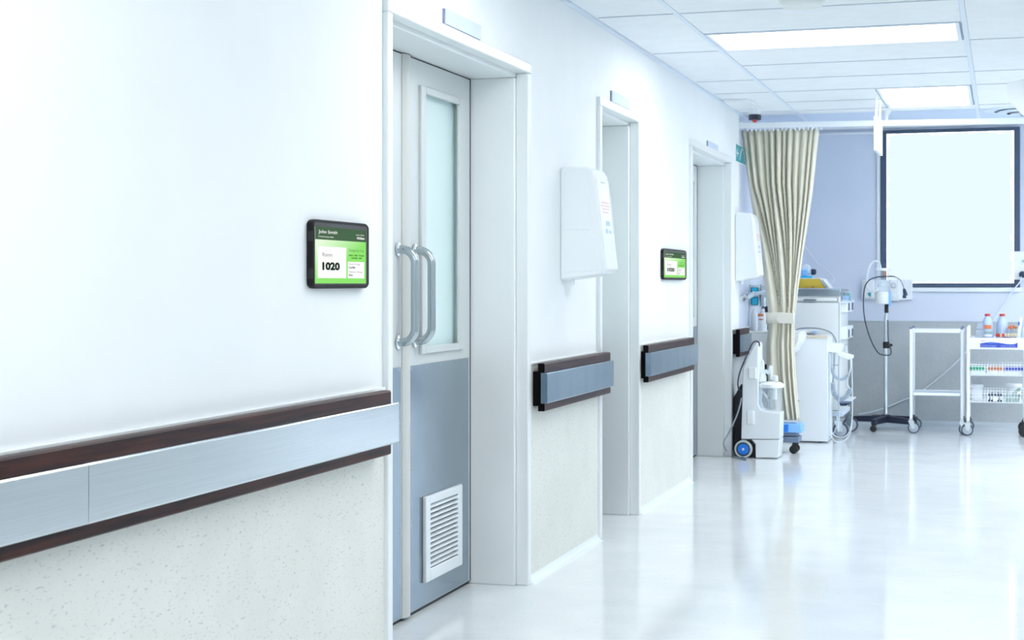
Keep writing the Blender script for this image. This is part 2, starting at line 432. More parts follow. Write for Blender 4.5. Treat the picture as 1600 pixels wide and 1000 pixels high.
for x in cols[1:5]:
    y0 = -4.0 if x < 1.3 else 10.6
    obj('grid_bar', box(x - .013, x + .013, y0, 12.42, HC - .004, HC + .03), 'grid', ceiling)
    obj('grid_bar', box(x - .013, x + .013, 12.42, 13.28, HC - .004, HC + .03), 'grid', ceiling)
# window
win = thing('window_1', None, None, ((W0 + W1) / 2, YB, WZ0)); win['kind'] = 'structure'
fw = .043
obj('window_frame', boxes([(W0 - .01, W0 + fw, YB - .03, YB + .06, WZ0 - .02, WZ1 + .01), (W1 - fw, W1 + .01, YB - .03, YB + .06, WZ0 - .02, WZ1 + .01),
    (W0 + fw, W1 - fw, YB - .03, YB + .06, WZ0 - .02, WZ0 + .02), (W0 + fw, W1 - fw, YB - .03, YB + .06, WZ1 - .02, WZ1 + .01)]), 'wframe', win, .004)
obj('glass_pane', box(W0 + fw, W1 - fw, YB + .02, YB + .026, WZ0 + .02, WZ1 - .02), 'winglass', win)
rnd = random.Random(3)
def jag(a, b, n, ins, amp):
    return [(a + (b - a) * i / n, ins + rnd.random() ** 3 * amp) for i in range(n)]
x0, x1, z0, z1 = W0 + fw, W1 - fw, WZ0 + .02, WZ1 - .02
pts = [(x, z0 + i) for x, i in jag(x0 + .015, x1 - .02, 30, .002, .014)] + [(x1 - i, z) for z, i in jag(z0 + .015, z1 - .02, 34, .006, .026)] \
    + [(x, z1 - i) for x, i in jag(x1 - .02, x0 + .015, 30, .002, .022)] + [(x0 + i, z) for z, i in jag(z1 - .02, z0 + .015, 34, .003, .02)]
obj('frosted_film', prism(pts, 'y', YB + .012, YB + .0185), 'film', win)
obj('window_sill', boxes([(W0 - .02, W1 + .02, YB - .035, YB, WZ0 - .06, WZ0 - .022)]), 'white2', win, .004)
obj('side_casing', boxes([(W0 - .045, W0 - .012, YB - .02, YB, WZ0 - .05, WZ1)]), 'white', win, .003)

# doors --------------------------------------------------------------------------------------------------
XD = -2.205                                    # face of the door leaves
XS = -2.005                                    # step of the jamb
XF = WALLX + .02                               # face of the architrave
def door(n, y0, y1, double, seam=None, handles=True, vent=True):
    d = thing('door_%d' % n, None, None, (WALLX, (y0 + y1) / 2, 0)); d['kind'] = 'structure'
    st = .018
    obj('door_frame', boxes([(XS, XF, y0 - JW, y0, 0, ZT), (XS, XF, y1, y1 + JW, 0, ZT), (XS, XF, y0 - JW, y1 + JW, ZT, ZT + JW),
        (WALLX - WT, XS, y0 - JW, y0 + st, 0, ZT - st), (WALLX - WT, XS, y1 - st, y1 + JW, 0, ZT - st), (WALLX - WT, XS, y0 - JW, y1 + JW, ZT - st, ZT + JW)]), 'frame', d, .005)
    leaves = [(y0 + st + .004, seam - .022, -1), (seam + .022, y1 - st - .014, 1)] if double else [(y0 + st + .004, y1 - st - .014, 1)]
    for a, b, s in leaves:
        zt = ZT - st - .006
        # leaf with a hole for the glass
        wa, wb = (b - .618, b - .118) if s > 0 else (a + .118, a + .60)
        if s < 0: wa, wb = a + .09, b - .14
        za, zb = 1.02, 2.085
        g = .018
        leaf = obj('door_leaf', boxes([(XD - .045, XD, a, wa + g, .016, zt), (XD - .045, XD, wb - g, b, .016, zt), (XD - .045, XD, wa + g, wb - g, .016, za + g), (XD - .045, XD, wa + g, wb - g, zb - g, zt)]), 'door', d)
        obj('glazing_bead', boxes([(XD - .001, XD + .014, wa, wa + .05, za, zb), (XD - .001, XD + .014, wb - .05, wb, za, zb), (XD - .001, XD + .014, wa + .05, wb - .05, za, za + .03), (XD - .001, XD + .014, wa + .05, wb - .05, zb - .03, zb)]), 'door', leaf, .004)
        obj('glass_pane', box(XD - .03, XD - .022, wa + g, wb - g, za + g, zb - g), 'frost', leaf)
        if s > 0: ka, kb = (a + .022 if double else a + .03), b - .02
        else: ka, kb = a + .03, b - .03
        obj('kick_plate', box(XD - .001, XD + .003, ka, kb, .02, .98), 'steel_kick', leaf, .001)
        bm = bmesh.new()
        for yy in [ka + .015 + (kb - ka - .03) * i / 4 for i in range(5)]:
            lathe([(.005, .003), (.003, .0045)], (XD, yy, .966), 8, bm, 'x')
        for zz in (.15, .36, .57, .77):
            lathe([(.005, .003), (.003, .0045)], (XD, kb - .014, zz), 8, bm, 'x')
            lathe([(.005, .003), (.003, .0045)], (XD, ka + .014, zz), 8, bm, 'x')
        obj('screws', bm, 'satin', leaf)
    gap_strips = [(XD - .043, XD + .0002, y1 - st - .0135, y1 - st - .0005, .012, ZT - st - .0005), (XD - .043, XD - .003, y0 + st + .0005, y0 + st + .0035, .012, ZT - st - .0005), (XD - .043, XD - .003, y0 + st + .004, y1 - st - .014, ZT - st - .0055, ZT - st - .0005), (XD - .043, XD - .008, y0 + st + .001, y1 - st - .001, .0006, .0145)]
    for q in gap_strips: obj('door_seal', box(*q), 'dark_gap', d)  # dark strips painted as the shade in gaps round the leaf
    if double:
        # rounded meeting stile
        prof = [(XD - .045, seam - .04), (XD + .004, seam - .04), (XD + .012, seam - .028), (XD + .016, seam - .006), (XD + .016, seam + .012), (XD + .010, seam + .03), (XD + .002, seam + .038), (XD - .045, seam + .038)]
        obj('meeting_stile', prism(prof, 'z', .014, ZT - st - .004), 'stile', d)
    if vent:
        va, vb, vz0, vz1 = 5.836, 6.273, .11, .452
        v = obj('vent_grille', boxes([(XD + .002, XD + .02, va, va + .05, vz0, vz1), (XD + .002, XD + .02, vb - .05, vb, vz0, vz1),
             (XD + .002, XD + .02, va + .05, vb - .05, vz0, vz0 + .05), (XD + .002, XD + .02, va + .05, vb - .05, vz1 - .035, vz1)]), 'white2', d, .004)
        obj('vent_back', box(XD + .0031, XD + .0045, va + .045, vb - .045, vz0 + .045, vz1 - .03), 'dark_gap', v)
        n_ = 13; h0, h1 = vz0 + .05, vz1 - .038
        sl = None
        for i in range(n_):
            zc = h0 + (h1 - h0) * (i + .5) / n_
            sb = prism([(XD + .006, zc - .001), (XD + .006, zc + .001), (XD + .0175, zc - .004), (XD + .0185, zc - .0105), (XD + .0165, zc - .0105)][::1], 'y', va + .052, vb - .052)
            bmesh.ops.translate(sb, verts=sb.verts[:], vec=(0, 0, .007))
            obj('slat', sb, 'white2', v)
    if handles and double:
        for yy in (5.575, 5.755):
            za, zb, R_ = 1.075, 1.43, .055
            px_ = [(XD, yy, zb)]
            out = .072
            path = [(XD + .002, yy, zb), (XD + out - R_, yy, zb)] + [(XD + out - R_ + R_ * math.sin(t), yy, zb - R_ + R_ * math.cos(t)) for t in [i * math.pi / 16 for i in range(1, 9)]]
            path += [(XD + out - R_ + R_ * math.cos(t), yy, za + R_ - R_ * math.sin(t)) for t in [i * math.pi / 16 for i in range(0, 9)]] + [(XD + .002, yy, za)]
            hnd = obj('pull_handle', tube(path, .0165, 16), 'satin', d)
            for zz in (za, zb):
                obj('flange', lathe([(.027, .001), (.027, .005), (.022, .008), (.017, .009)], (XD + .002, yy, zz), 18, axis='x'), 'chrome', hnd)
    return d
door(1, *DOORS[0], True, seam=5.655)
door(2, *DOORS[1], False, vent=False)
door(3, *DOORS[2], True, seam=10.96, handles=False, vent=False)

# ================================================================== LIGHTS IN THE CEILING
lab = ['long white ceiling light panel nearest in view, spanning the tile row', 'short square-ended ceiling light panel close to the window and curtain rail']
for i, (x0, x1, y0, y1) in enumerate(LIGHTS):
    l = thing('ceiling_light', lab[i] if i < 2 else 'white ceiling light panel set over the corridor out of view, number from the far end %d' % i, 'light', ((x0 + x1) / 2, (y0 + y1) / 2, HC))
    if i >= 2: l['label'] = 'recessed white ceiling light panel over the near corridor'; l['group'] = 'near corridor light panels'
    t = .022
    obj('light_frame', boxes([(x0, x0 + t, y0, y1, HC - .006, HC + .028), (x1 - t, x1, y0, y1, HC - .006, HC + .028), (x0 + t, x1 - t, y0, y0 + t, HC - .006, HC + .028), (x0 + t, x1 - t, y1 - t, y1, HC - .006, HC + .028)]), 'grid', l, .002)
    obj('diffuser', box(x0 + t, x1 - t, y0 + t, y1 - t, HC + .004, HC + .012), 'panel_bay' if x0 > 1.2 else 'panel', l)

# ================================================================== HANDRAILS
def handrail(label, wy0, wy1, sy0, sy1, joints=(), by=None, steel='steel_blue'):
    r = thing('handrail', label, 'handrail', (WALLX, (wy0 + wy1) / 2, .74), 'wood and steel bumper handrails')
    b0, b1 = by or (wy0, wy1 - .05)
    obj('mounting_block', box(WALLX + .006, WALLX + .032, b0, b1, .765, .915), 'wood_end', r, .002)
    wd = prism([(WALLX + .030, .742), (WALLX + .056, .742), (WALLX + .06, .746), (WALLX + .06, .946), (WALLX + .056, .951), (WALLX + .03, .951)], 'y', wy0, wy1)
    o = obj('wooden_rail', wd, 'wood', r)
    o.data.materials.append(M['wood_end'])
    for p in o.data.polygons:
        if abs(p.normal.y) > .9: p.material_index = 1
    cuts = [sy0, *joints, sy1]
    for a, b in zip(cuts[:-1], cuts[1:]):
        obj('steel_strip', prism([(WALLX + .056, .780), (WALLX + .083, .780), (WALLX + .0865, .784), (WALLX + .0865, .908), (WALLX + .083, .912), (WALLX + .056, .912)], 'y', a + (.0012 if a != sy0 else 0), b - (.0012 if b != sy1 else 0)), steel, r, .001)
    return r
handrail('long dark wood handrail with wide steel strip left of the double door', -3.5, 4.769, -3.5, 4.774, joints=(2.955,), by=(-3.5, 4.7), steel='steel')
handrail('short dark wood handrail with steel strip between double door and second doorway', 6.566, 7.765, 6.52, 7.725)
handrail('short dark wood handrail with steel strip between second and third doorways', 8.66, 10.03, 8.60, 10.03)
handrail('short dark handrail seen end-on beside the wash basin', 11.87, 12.33, 11.88, 12.28)

# ================================================================== SIGN PLATES OVER THE DOORS
def sign(label, ya, yb, z0, z1):
    s = thing('room_sign', label, 'sign', (WALLX, (ya + yb) / 2, z0), 'blank sign plates over the doorways')
    obj('sign_back', box(WALLX, WALLX + .006, ya, yb, z0, z1), 'plate_edge', s)
    obj('sign_face', box(WALLX + .0062, WALLX + .012, ya + .004, yb, z0, z1), 'plate', s, .001)
sign('blank pale blue sign plate above the steel double door', 5.425, 5.84, 2.256, 2.312)
sign('blank pale blue sign plate above the second doorway', 8.0, 8.41, 2.254, 2.312)
sign('blank blue-grey sign plate above the third doorway', 10.80, 11.2, 2.243, 2.293)

# ================================================================== ROOM DISPLAYS (tablets on the wall)
def display(label, px, py0, py1):
    X1 = WALLX + .021
    y0 = atX(px[0], 400, WALLX + .004).y; y1 = atX(px[1], 400, X1).y
    pm = (px[0] + px[1]) / 2
    z1 = atX(pm, py0, X1).z; z0 = atX(pm, py1, X1).z
    W_, H_ = y1 - y0, z1 - z0
    t = thing('room_display', label, 'display', (WALLX, (y0 + y1) / 2, z0), 'room number displays')
    def rrect(a0, a1, b0, b1, ry, rz, n=6):
        out = []
        for cy, cz, q in ((a1 - ry, b1 - rz, 0), (a0 + ry, b1 - rz, 1), (a0 + ry, b0 + rz, 2), (a1 - ry, b0 + rz, 3)):
            for k in range(n + 1):
                an = (q + k / n) * math.pi / 2; out.append((cy + ry * math.cos(an), cz + rz * math.sin(an)))
        return out
    ry, rz = W_ * .075, H_ * .085
    ua_ = atX(px[0] + .116 * (px[1] - px[0]), 400, X1).y
    obj('case', prism(rrect(y0, y1, z0, z1, ry, rz), 'x', WALLX, X1), 'black_plastic', t, .004, 3)
    obj('bezel', prism(rrect(ua_ - W_ * .012, y1 - W_ * .05, z0 + H_ * .055, z1 - H_ * .045, ry * .5, rz * .5), 'x', X1 - .002, X1 + .0010), 'bezel', t)
    for f in (.2, .74):
        obj('side_slot', box(WALLX + .006, WALLX + .020, y0 - .0012, y0 + .004, z0 + H_ * f - .012, z0 + H_ * f + .018), 'black', t)
    # screen area; fractions measured on the picture of the display, u along the wall and v down
    dp = px[1] - px[0]; ua, ub = atX(px[0] + .116 * dp, 400, X1).y, atX(px[1] - .062 * dp, 400, X1).y
    va, vb = z1 - H_ * .105, z0 + H_ * .075
    def U(u): return ua + (ub - ua) * u
    def V(v): return va + (vb - va) * v
    sc = obj('screen', box(X1 + .0012, X1 + .0016, U(0), U(1), V(1), V(0)), 'scr_green', t)
    d = X1 + .0017
    def pl(name, u0, u1, v0, v1, m_, k=0):
        return obj(name, box(d + k * .0001, d + .0001 + k * .0001, U(u0), U(u1), V(v1), V(v0)), m_, sc)
    pl('header_band', 0, 1, 0, .225, 'scr_dark')
    pl('number_card', .045, .595, .345, .905, 'scr_white')
    pl('staff_card', .625, .965, .60, .905, 'scr_white')
    d2 = d + .0003
    def tx(name, s, u0, u1, vbase, vtop, m_, bold=0.):
        text(name, s, m_, sc, 'X', U(u0), V(vbase), U(u1) - U(u0), V(vtop) - V(vbase), d2, bold)
    tx('name_text', 'John Smith', .06, .415, .13, .055, 'scr_text', .008)
    tx('language_text', 'Preferred Language: English', .06, .345, .188, .160, 'scr_text', .01)
    tx('date_text', 'Saturday, 21 May Day', .79, .965, .115, .088, 'scr_text', .01)
    tx('time_text', '10:22am', .81, .965, .178, .135, 'scr_text', .04)
    tx('room_text', 'Room', .135, .315, .52, .455, 'scr_grey')
    tx('room_number', '1020', .13, .465, .765, .62, 'scr_ink', .055)
    tx('schedule_text', 'Schedule for Visit', .64, .955, .415, .365, 'scr_grey', .0)
    tx('days_text', 'MON - WED - THURS', .65, .95, .497, .470, 'scr_ink', .03)
    tx('hours_text', '10:00AM - 4PM', .695, .905, .545, .518, 'scr_ink', .03)
    tx('nurse_text', 'Nurse in Charge', .645, .87, .665, .630, 'scr_grey', .0)
    tx('nurse_name', 'Lucilla', .645, .775, .722, .687, 'scr_ink', .035)
    tx('physician_text', 'Physician in Charge', .645, .92, .81, .772, 'scr_grey', .0)
    tx('physician_name', 'Kim', .645, .722, .862, .83, 'scr_ink', .035)
display('large black-framed room display showing 1020 left of the steel double door', (480.5, 577), 345.5, 450.8)
display('small black-framed room display showing 1020 between second and third doorways', (1033, 1073), 389.5, 437.2)

# ================================================================== TOWEL DISPENSERS
def dispenser(label, ya, dy, deep=1.0):
    z0 = 1.315; X0 = WALLX
    t = thing('towel_dispenser', label, 'dispenser', (X0, ya + dy / 2, z0), 'white wall dispensers')
    back = [(0, 0), (.17, .022), (.205 * 1.0, .03), (.215, .06), (.165, .49), (.15, .515), (.13, .525), (.05, .53), (.012, .528), (0, .515)]
    pts = [(X0 + a * deep, z0 + b) for a, b in back]
    obj('body', prism(pts, 'y', ya, ya + dy), 'white', t, .012, 3)
    sd = [(.02, .235), (.148, .235), (.128, .50), (.022, .505)]
    obj('side_panel', prism([(X0 + a * deep, z0 + b) for a, b in sd], 'y', ya - .003, ya + .01), 'dispenser_panel', t, .002)
    lo = [(.022, .035), (.19, .045), (.165, .20), (.022, .165)]
    obj('lower_panel', prism([(X0 + a * deep, z0 + b) for a, b in lo], 'y', ya - .0015, ya + .01), 'dispenser_panel', t, .002)
    # front cover strip and prints
    def fr(zz, k=0.): return X0 + (.215 - (zz - .06) * .05 / .43) * deep + k
    fc = prism([(fr(.06) - .02, z0 + .03), (fr(.06, .006), z0 + .05), (fr(.47, .006), z0 + .47), (fr(.49) - .03, z0 + .52), (fr(.49) - .04, z0 + .50)], 'y', ya + .012, ya + dy - .012)
    obj('front_cover', fc, 'white', t, .006, 3)
    for zz, a, b, m_, hh in ((.36, .06, .20, 'pink', .007), (.345, .04, .22, 'pink', .007), (.33, .07, .19, 'pink', .007), (.315, .06, .17, 'pink', .006), (.255, .10, .17, 'pblue', .022), (.22, .08, .12, 'pblue', .02), (.22, .15, .18, 'pblue', .014), (.455, .08, .16, 'pblue', .005)):
        obj('print', prism([(fr(zz, .004), z0 + zz), (fr(zz, .0072), z0 + zz), (fr(zz + hh, .0072), z0 + zz + hh), (fr(zz + hh, .004), z0 + zz + hh)], 'y', ya + a * dy / .26, ya + b * dy / .26), m_, t)
    obj('side_window', prism([(fr(.22, .004), z0 + .22), (fr(.22, .0068), z0 + .22), (fr(.42, .0068), z0 + .42), (fr(.42, .004), z0 + .42)], 'y', ya + dy - .03, ya + dy - .014), 'pblue2', t)
    obj('pull_tab', box(X0 + .045, X0 + .06, ya + .03, ya + .05, z0 - .022, z0 + .02), 'white', t, .003)
    return t
dispenser('white paper towel dispenser hanging beside the second doorway', 7.03, .25)
dispenser('white towel dispenser above the wash basin, half hidden by curtain', 12.0, .25, .85)

# ================================================================== EXIT SIGN
ya, yb = 12.0, 12.52; z0, z1 = 2.235, 2.385
t = thing('exit_sign', 'teal and white exit sign on wall behind the curtain top', 'sign', (WALLX, ya, z0))
obj('sign_board', box(WALLX, WALLX + .006, ya, yb, z0, z1), 'white', t, .001)
for a, b in ((.02, .15), (.165, .34), (.355, .5)):
    obj('teal_panel', box(WALLX + .0062, WALLX + .0075, ya + a, ya + b, z0 + .01, z1 - .012), 'teal', t)
XX0, XX1 = WALLX + .0076, WALLX + .0085
obj('arrow', boxes([(XX0, XX1, ya + .03, ya + .14, z0 + .068, z0 + .078)]), 'white', t)
obj('arrow_head', prism([(ya + .03, z0 + .073), (ya + .075, z0 + .108), (ya + .088, z0 + .10), (ya + .055, z0 + .073), (ya + .088, z0 + .046), (ya + .075, z0 + .038)], 'x', XX0, XX1), 'white', t)
obj('running_figure', prism([(ya + .18, z0 + .03), (ya + .20, z0 + .026), (ya + .245, z0 + .075), (ya + .30, z0 + .118), (ya + .33, z0 + .112), (ya + .335, z0 + .122), (ya + .295, z0 + .133), (ya + .235, z0 + .10)], 'x', XX0, XX1), 'white', t)
obj('stair_line', prism([(ya + .36, z0 + .12), (ya + .375, z0 + .128), (ya + .48, z0 + .03), (ya + .46, z0 + .025)], 'x', XX0, XX1), 'white', t)

# ================================================================== CEILING FITTINGS
# fire alarm strobe
p = Vector((-1.80, 11.55, HC))
t = thing('alarm_beacon', 'small navy and red alarm beacon hanging from ceiling near the curtain', 'alarm', p)
obj('base_plate', box(p.x - .13, p.x + .06, p.y - .30, p.y + .16, HC - .022, HC + .0), 'white', t, .004)
q = p + Vector((.02, .22, 0))
obj('grey_cup', lathe([(.036, -.066), (.044, -.06), (.044, -.012), (.03, 0)], (q.x, q.y, HC), 18), 'white2', t)
obj('navy_collar', lathe([(.044, -.103), (.047, -.10), (.047, -.066), (.044, -.064)], (q.x, q.y, HC), 18), 'navy', t)
obj('red_lens', lathe([(.008, -.122), (.016, -.116), (.018, -.103)], (q.x, q.y, HC), 14), 'red', t)
# smoke detector at the top of the picture
p = atZ(1253, -4, HC)
t = thing('smoke_detector', 'round white smoke detector on the ceiling at the top edge', 'detector', p)
obj('base', lathe([(.125, -.012), (.13, -.008), (.13, 0)], p, 28), 'white', t)
obj('dome', lathe([(.06, -.05), (.09, -.044), (.105, -.03), (.108, -.012)], p, 28), 'offwhite', t)
# ceiling air diffuser
p = Vector((.17, 12.60, HC))
t = thing('air_diffuser', 'round white air diffuser with dark slot in the ceiling near window', 'vent', p)
for k, (r0, r1, h) in enumerate(((.24, .32, -.010), (.15, .215, -.028), (.05, .125, -.045))):
    bm = lathe([(r0, h + .006), (r1, h + .014), (r1, h + .008), (r0, h)], p, 36)
    for f_ in [f for f in bm.faces if len(f.verts) > 4]: bm.faces.remove(f_)
    vs = [v for v in bm.verts]
    obj('ring', bm, 'pblue2', t)
obj('dark_throat', lathe([(.22, -.004), (.22, -.001)], p, 32), 'slate', t)
obj('core', cyl((p.x, p.y, HC - .046), (p.x, p.y, HC), .02), 'pblue2', t)
# hanging blank sign
X_ = -.855
a, b = 11.40, 11.90
zt_, zb_ = 2.49, 2.245
t = thing('hanging_sign', 'white blank sign box hung by two rods beside the window', 'sign', (X_, (a + b) / 2, zb_))
obj('sign_box', box(X_ - .026, X_ + .0, a, b, zb_, zt_), 'white', t, .004)
for yy in (a + .06, b - .08):
    obj('rod', cyl((X_ - .013, yy, zt_ - .01), (X_ - .013, yy, HC), .007, 8), 'white', t)
    obj('clamp', box(X_ - .020, X_ - .006, yy - .02, yy + .02, zt_ - .02, zt_ + .05), 'white', t, .003)
# tilted white monitor, mostly out of the frame at the top right
C0 = atY(1573, 129.5, 9.6)
e1 = Vector((.30, .132, .078)); e2 = Vector((.24, -.023, -.268)); e3 = Vector((0, 0, -.096))
bm = bmesh.new()
v = [bm.verts.new(C0 + a_ * e1 + b_ * e2 + c_ * e3) for a_, b_, c_ in ((0, 0, 0), (1, 0, 0), (1, 1, 0), (0, 1, 0), (0, 0, 1), (1, 0, 1), (1, 1, 1), (0, 1, 1))]
for f_ in ((0, 1, 2, 3), (4, 5, 6, 7), (0, 1, 5, 4), (1, 2, 6, 5), (2, 3, 7, 6), (3, 0, 4, 7)): bm.faces.new([v[i] for i in f_])
bmesh.ops.recalc_face_normals(bm, faces=bm.faces[:])
t = thing('ceiling_monitor', 'tilted white box slung from the ceiling at right edge', 'monitor', C0)
obj('housing', bm, 'white', t, .004)
mid = C0 + .6 * e1 + .3 * e2 + .5 * e3
obj('ceiling_arm', cyl(tuple(mid), (mid.x, mid.y, HC + .02), .02, 12), 'white', t)

# ================================================================== CURTAIN RAIL AND CURTAIN
RS = .12                                        # the rail runs slightly off square
def railY(x): return 12.24 + (x - WALLX) * RS
t = thing('curtain_rail', 'white curtain rail crossing below the ceiling in front of window', 'curtain rail', (0, railY(0), 2.51))
def railbox(z0, z1, w_, x0, x1):
    bm = bmesh.new()
    vv = []
    for x in (x0, x1):
        for dy, z in ((-w_, z0), (w_, z0), (w_, z1), (-w_, z1)):
            vv.append(bm.verts.new((x, railY(x) + dy, z)))
    for i in range(4): bm.faces.new([vv[i], vv[(i + 1) % 4], vv[4 + (i + 1) % 4], vv[4 + i]])
    bm.faces.new(vv[:4]); bm.faces.new(vv[4:]); bmesh.ops.recalc_face_normals(bm, faces=bm.faces[:]); return bm
obj('rail_track', railbox(2.512, 2.556, .016, WALLX + .012, 4.2), 'white2', t, .003)
obj('end_cap', railbox(2.508, 2.560, .02, WALLX, WALLX + .03), 'white', t, .002)
for x in (-.86, 1.2):
    o = obj('ceiling_hanger', lathe([(.014, -.075), (.014, -.05), (.02, -.035), (.036, -.008), (.038, 0)], (x, railY(x), HC), 16), 'white2', t)
CY = 12.30
ypx = [203.5, 250, 300, 350, 400, 450, 487, 498, 510, 540, 580, 620, 657]
lpx = [1157.5, 1163, 1170, 1178, 1187, 1194, 1199, 1200, 1199.5, 1196, 1197, 1202, 1208]
rpx = [1278, 1273, 1267.5, 1260, 1252, 1245, 1240.5, 1239, 1239, 1239, 1241, 1244, 1247.5]
NU, NV = 420, 64
def interp(xs, ys, x):
    for i in range(len(xs) - 1):
        if x <= xs[i + 1]: f_ = (x - xs[i]) / (xs[i + 1] - xs[i]); return ys[i] + (ys[i + 1] - ys[i]) * f_
    return ys[-1]
NP = 12
rnd = random.Random(11)
def cumul(wts):
    c_ = [0]
    for q in wts: c_.append(c_[-1] + q)
    return [q / c_[-1] for q in c_]
cum_top = cumul([rnd.uniform(.6, 1.5) for _ in range(NP)])
cum_low = cumul([7.5, .45, .4, .4, 4.2, .4, .4, 1.9, .4, .4, 1.6, .5])
phs = [rnd.uniform(.65, 1.2) for _ in range(NP)]
def pleat(u, k):
    for i in range(NP):
        a_, b_ = cum_top[i] + (cum_low[i] - cum_top[i]) * k, cum_top[i + 1] + (cum_low[i + 1] - cum_top[i + 1]) * k
        if u <= b_ or i == NP - 1:
            f_ = (u - a_) / (b_ - a_)
            return (.5 - .5 * math.cos(2 * math.pi * min(1, max(0, f_)))) ** .7 * (phs[i] + (1 - phs[i]) * k) * min(1, ((b_ - a_) * NP) ** .8)
bm = bmesh.new(); grid = []
for j in range(NV + 1):
    py = ypx[0] + (ypx[-1] - ypx[0]) * j / NV
    L, R_ = interp(ypx, lpx, py), interp(ypx, rpx, py)
    pL, pR = atY(L, py, CY), atY(R_, py, CY)
    amp = interp(ypx, [.05, .058, .062, .062, .058, .050, .040, .036, .038, .042, .046, .05, .052], py)
    row = []
    for i in range(NU + 1):
        u = i / NU
        uu = u + .010 * math.sin(7 * u + .012 * (py - 200)) * min(1, (py - 203) / 120) * math.sin(math.pi * u)
        x = pL.x + (pR.x - pL.x) * uu
        y = CY + .03 - amp * pleat(u, max(0, min(1, (py - 290) / 190))) + .02 * (abs(2 * u - 1)) ** 2
        row.append(bm.verts.new((x, y + (x - WALLX) * RS * .5, pL.z)))
    grid.append(row)
for j in range(NV):
    for i in range(NU):
        bm.faces.new([grid[j][i], grid[j][i + 1], grid[j + 1][i + 1], grid[j + 1][i]])
cloc = Vector((-1.65, CY, .23))
t = thing('curtain', 'beige pleated curtain tied back at the waist beside the window', 'curtain', cloc)
o = obj('curtain_cloth', bm, 'curtain', t)
md = o.modifiers.new('cloth_thickness', 'SOLIDIFY'); md.thickness = .003
o.data.shade_smooth()
# tie band: an oval strap round the gathered cloth with a rounded tab
def band(y0, y1, x0p, x1p, ext, name, m_):
    pa, pb = atY(x0p, (y0 + y1) / 2, CY), atY(x1p, (y0 + y1) / 2, CY)
    za, zb = atY(x0p, y1, CY).z, atY(x0p, y0, CY).z
    cx, rx = (pa.x + pb.x) / 2, (pb.x - pa.x) / 2
    bm = bmesh.new(); n = 40; ra, rb = [], []
    for k in range(n):
        an = 2 * math.pi * k / n
        sx_ = math.copysign(abs(math.cos(an)) ** .7, math.cos(an)); sy_ = math.copysign(abs(math.sin(an)) ** .7, math.sin(an))
        for lst, z, e in ((ra, za, 1), (rb, zb, 1)):
            lst.append(bm.verts.new((cx + sx_ * rx, CY - .005 + sy_ * ext, z + .004 * math.sin(3 * an))))
    for k in range(n): bm.faces.new([ra[k], ra[(k + 1) % n], rb[(k + 1) % n], rb[k]])
    o = obj(name, bm, m_, t); md = o.modifiers.new('strap_thickness', 'SOLIDIFY'); md.thickness = .006; md.offset = 1
    return o
band(488.5, 505, 1198.5, 1240.5, .062, 'tie_band', 'tie')
pa, pb = atY(1213.5, 489, CY - .07), atY(1240, 505, CY - .07)
pts = [(pb.x, pa.z), (pa.x + .03, pa.z + .002)] + [(pa.x + .03 - .03 * math.sin(k * math.pi / 6), (pa.z + pb.z) / 2 + (pa.z - pb.z) / 2 * math.cos(k * math.pi / 6)) for k in range(1, 6)] + [(pa.x + .03, pb.z - .002), (pb.x, pb.z)]
obj('tie_tab', prism(pts, 'y', CY - .078, CY - .071), 'tie', t, .002)
bm = bmesh.new()
for i in range(18):
    x = WALLX + .06 + i * .033
    cyl((x, railY(x), 2.49), (x, railY(x), 2.515), .006, 6, bm)
obj('gliders', bm, 'white2', t, kind='stuff')

# ================================================================== WASH BASIN with taps and bottles
by0, by1 = 12.46, 12.92
bxr = atY(1256, 520, 12.7).x
t = thing('wash_basin', 'white wall-hung wash basin behind the tied curtain', 'basin', (WALLX, (by0 + by1) / 2, .6))
zr = .905
out = [(WALLX + .006, zr), (bxr - .01, zr), (bxr, zr - .012), (bxr - .01, zr - .06), (bxr - .06, zr - .15), (bxr - .16, zr - .22), (WALLX + .10, zr - .26), (WALLX + .006, zr - .25)]
obj('bowl', prism(out, 'y', by0, by1), 'white2', t, .02, 4)
obj('rim', boxes([(WALLX + .006, bxr, by0, by0 + .035, zr, zr + .014), (WALLX + .006, bxr, by1 - .035, by1, zr, zr + .014), (bxr - .03, bxr, by0 + .035, by1 - .035, zr, zr + .014), (WALLX + .006, WALLX + .10, by0 + .035, by1 - .035, zr, zr + .014)]), 'white', t, .006, 3)
obj('inner_bowl', prism([(WALLX + .12, zr + .001), (bxr - .04, zr + .001), (bxr - .04, zr + .002), (WALLX + .12, zr + .002)], 'y', by0 + .04, by1 - .04), 'pblue2', t)
wx_ = WALLX + .21
obj('waste_pipe', tube(smooth_path([(wx_, 12.66, .66), (wx_, 12.66, .52), (wx_, 12.66, .42), (wx_ - .05, 12.66, .37), (wx_ - .1, 12.66, .42), (WALLX + .03, 12.66, .44)]), .019, 12), 'satin', t)
obj('trap_nut', lathe([(.03, 0), (.034, .01), (.034, .05), (.026, .06)], (wx_, 12.66, .545), 14), 'slate', t)
obj('isolating_valve', cyl((wx_ - .06, 12.60, .505), (wx_ + .01, 12.60, .505), .02, 12), 'slate', t)
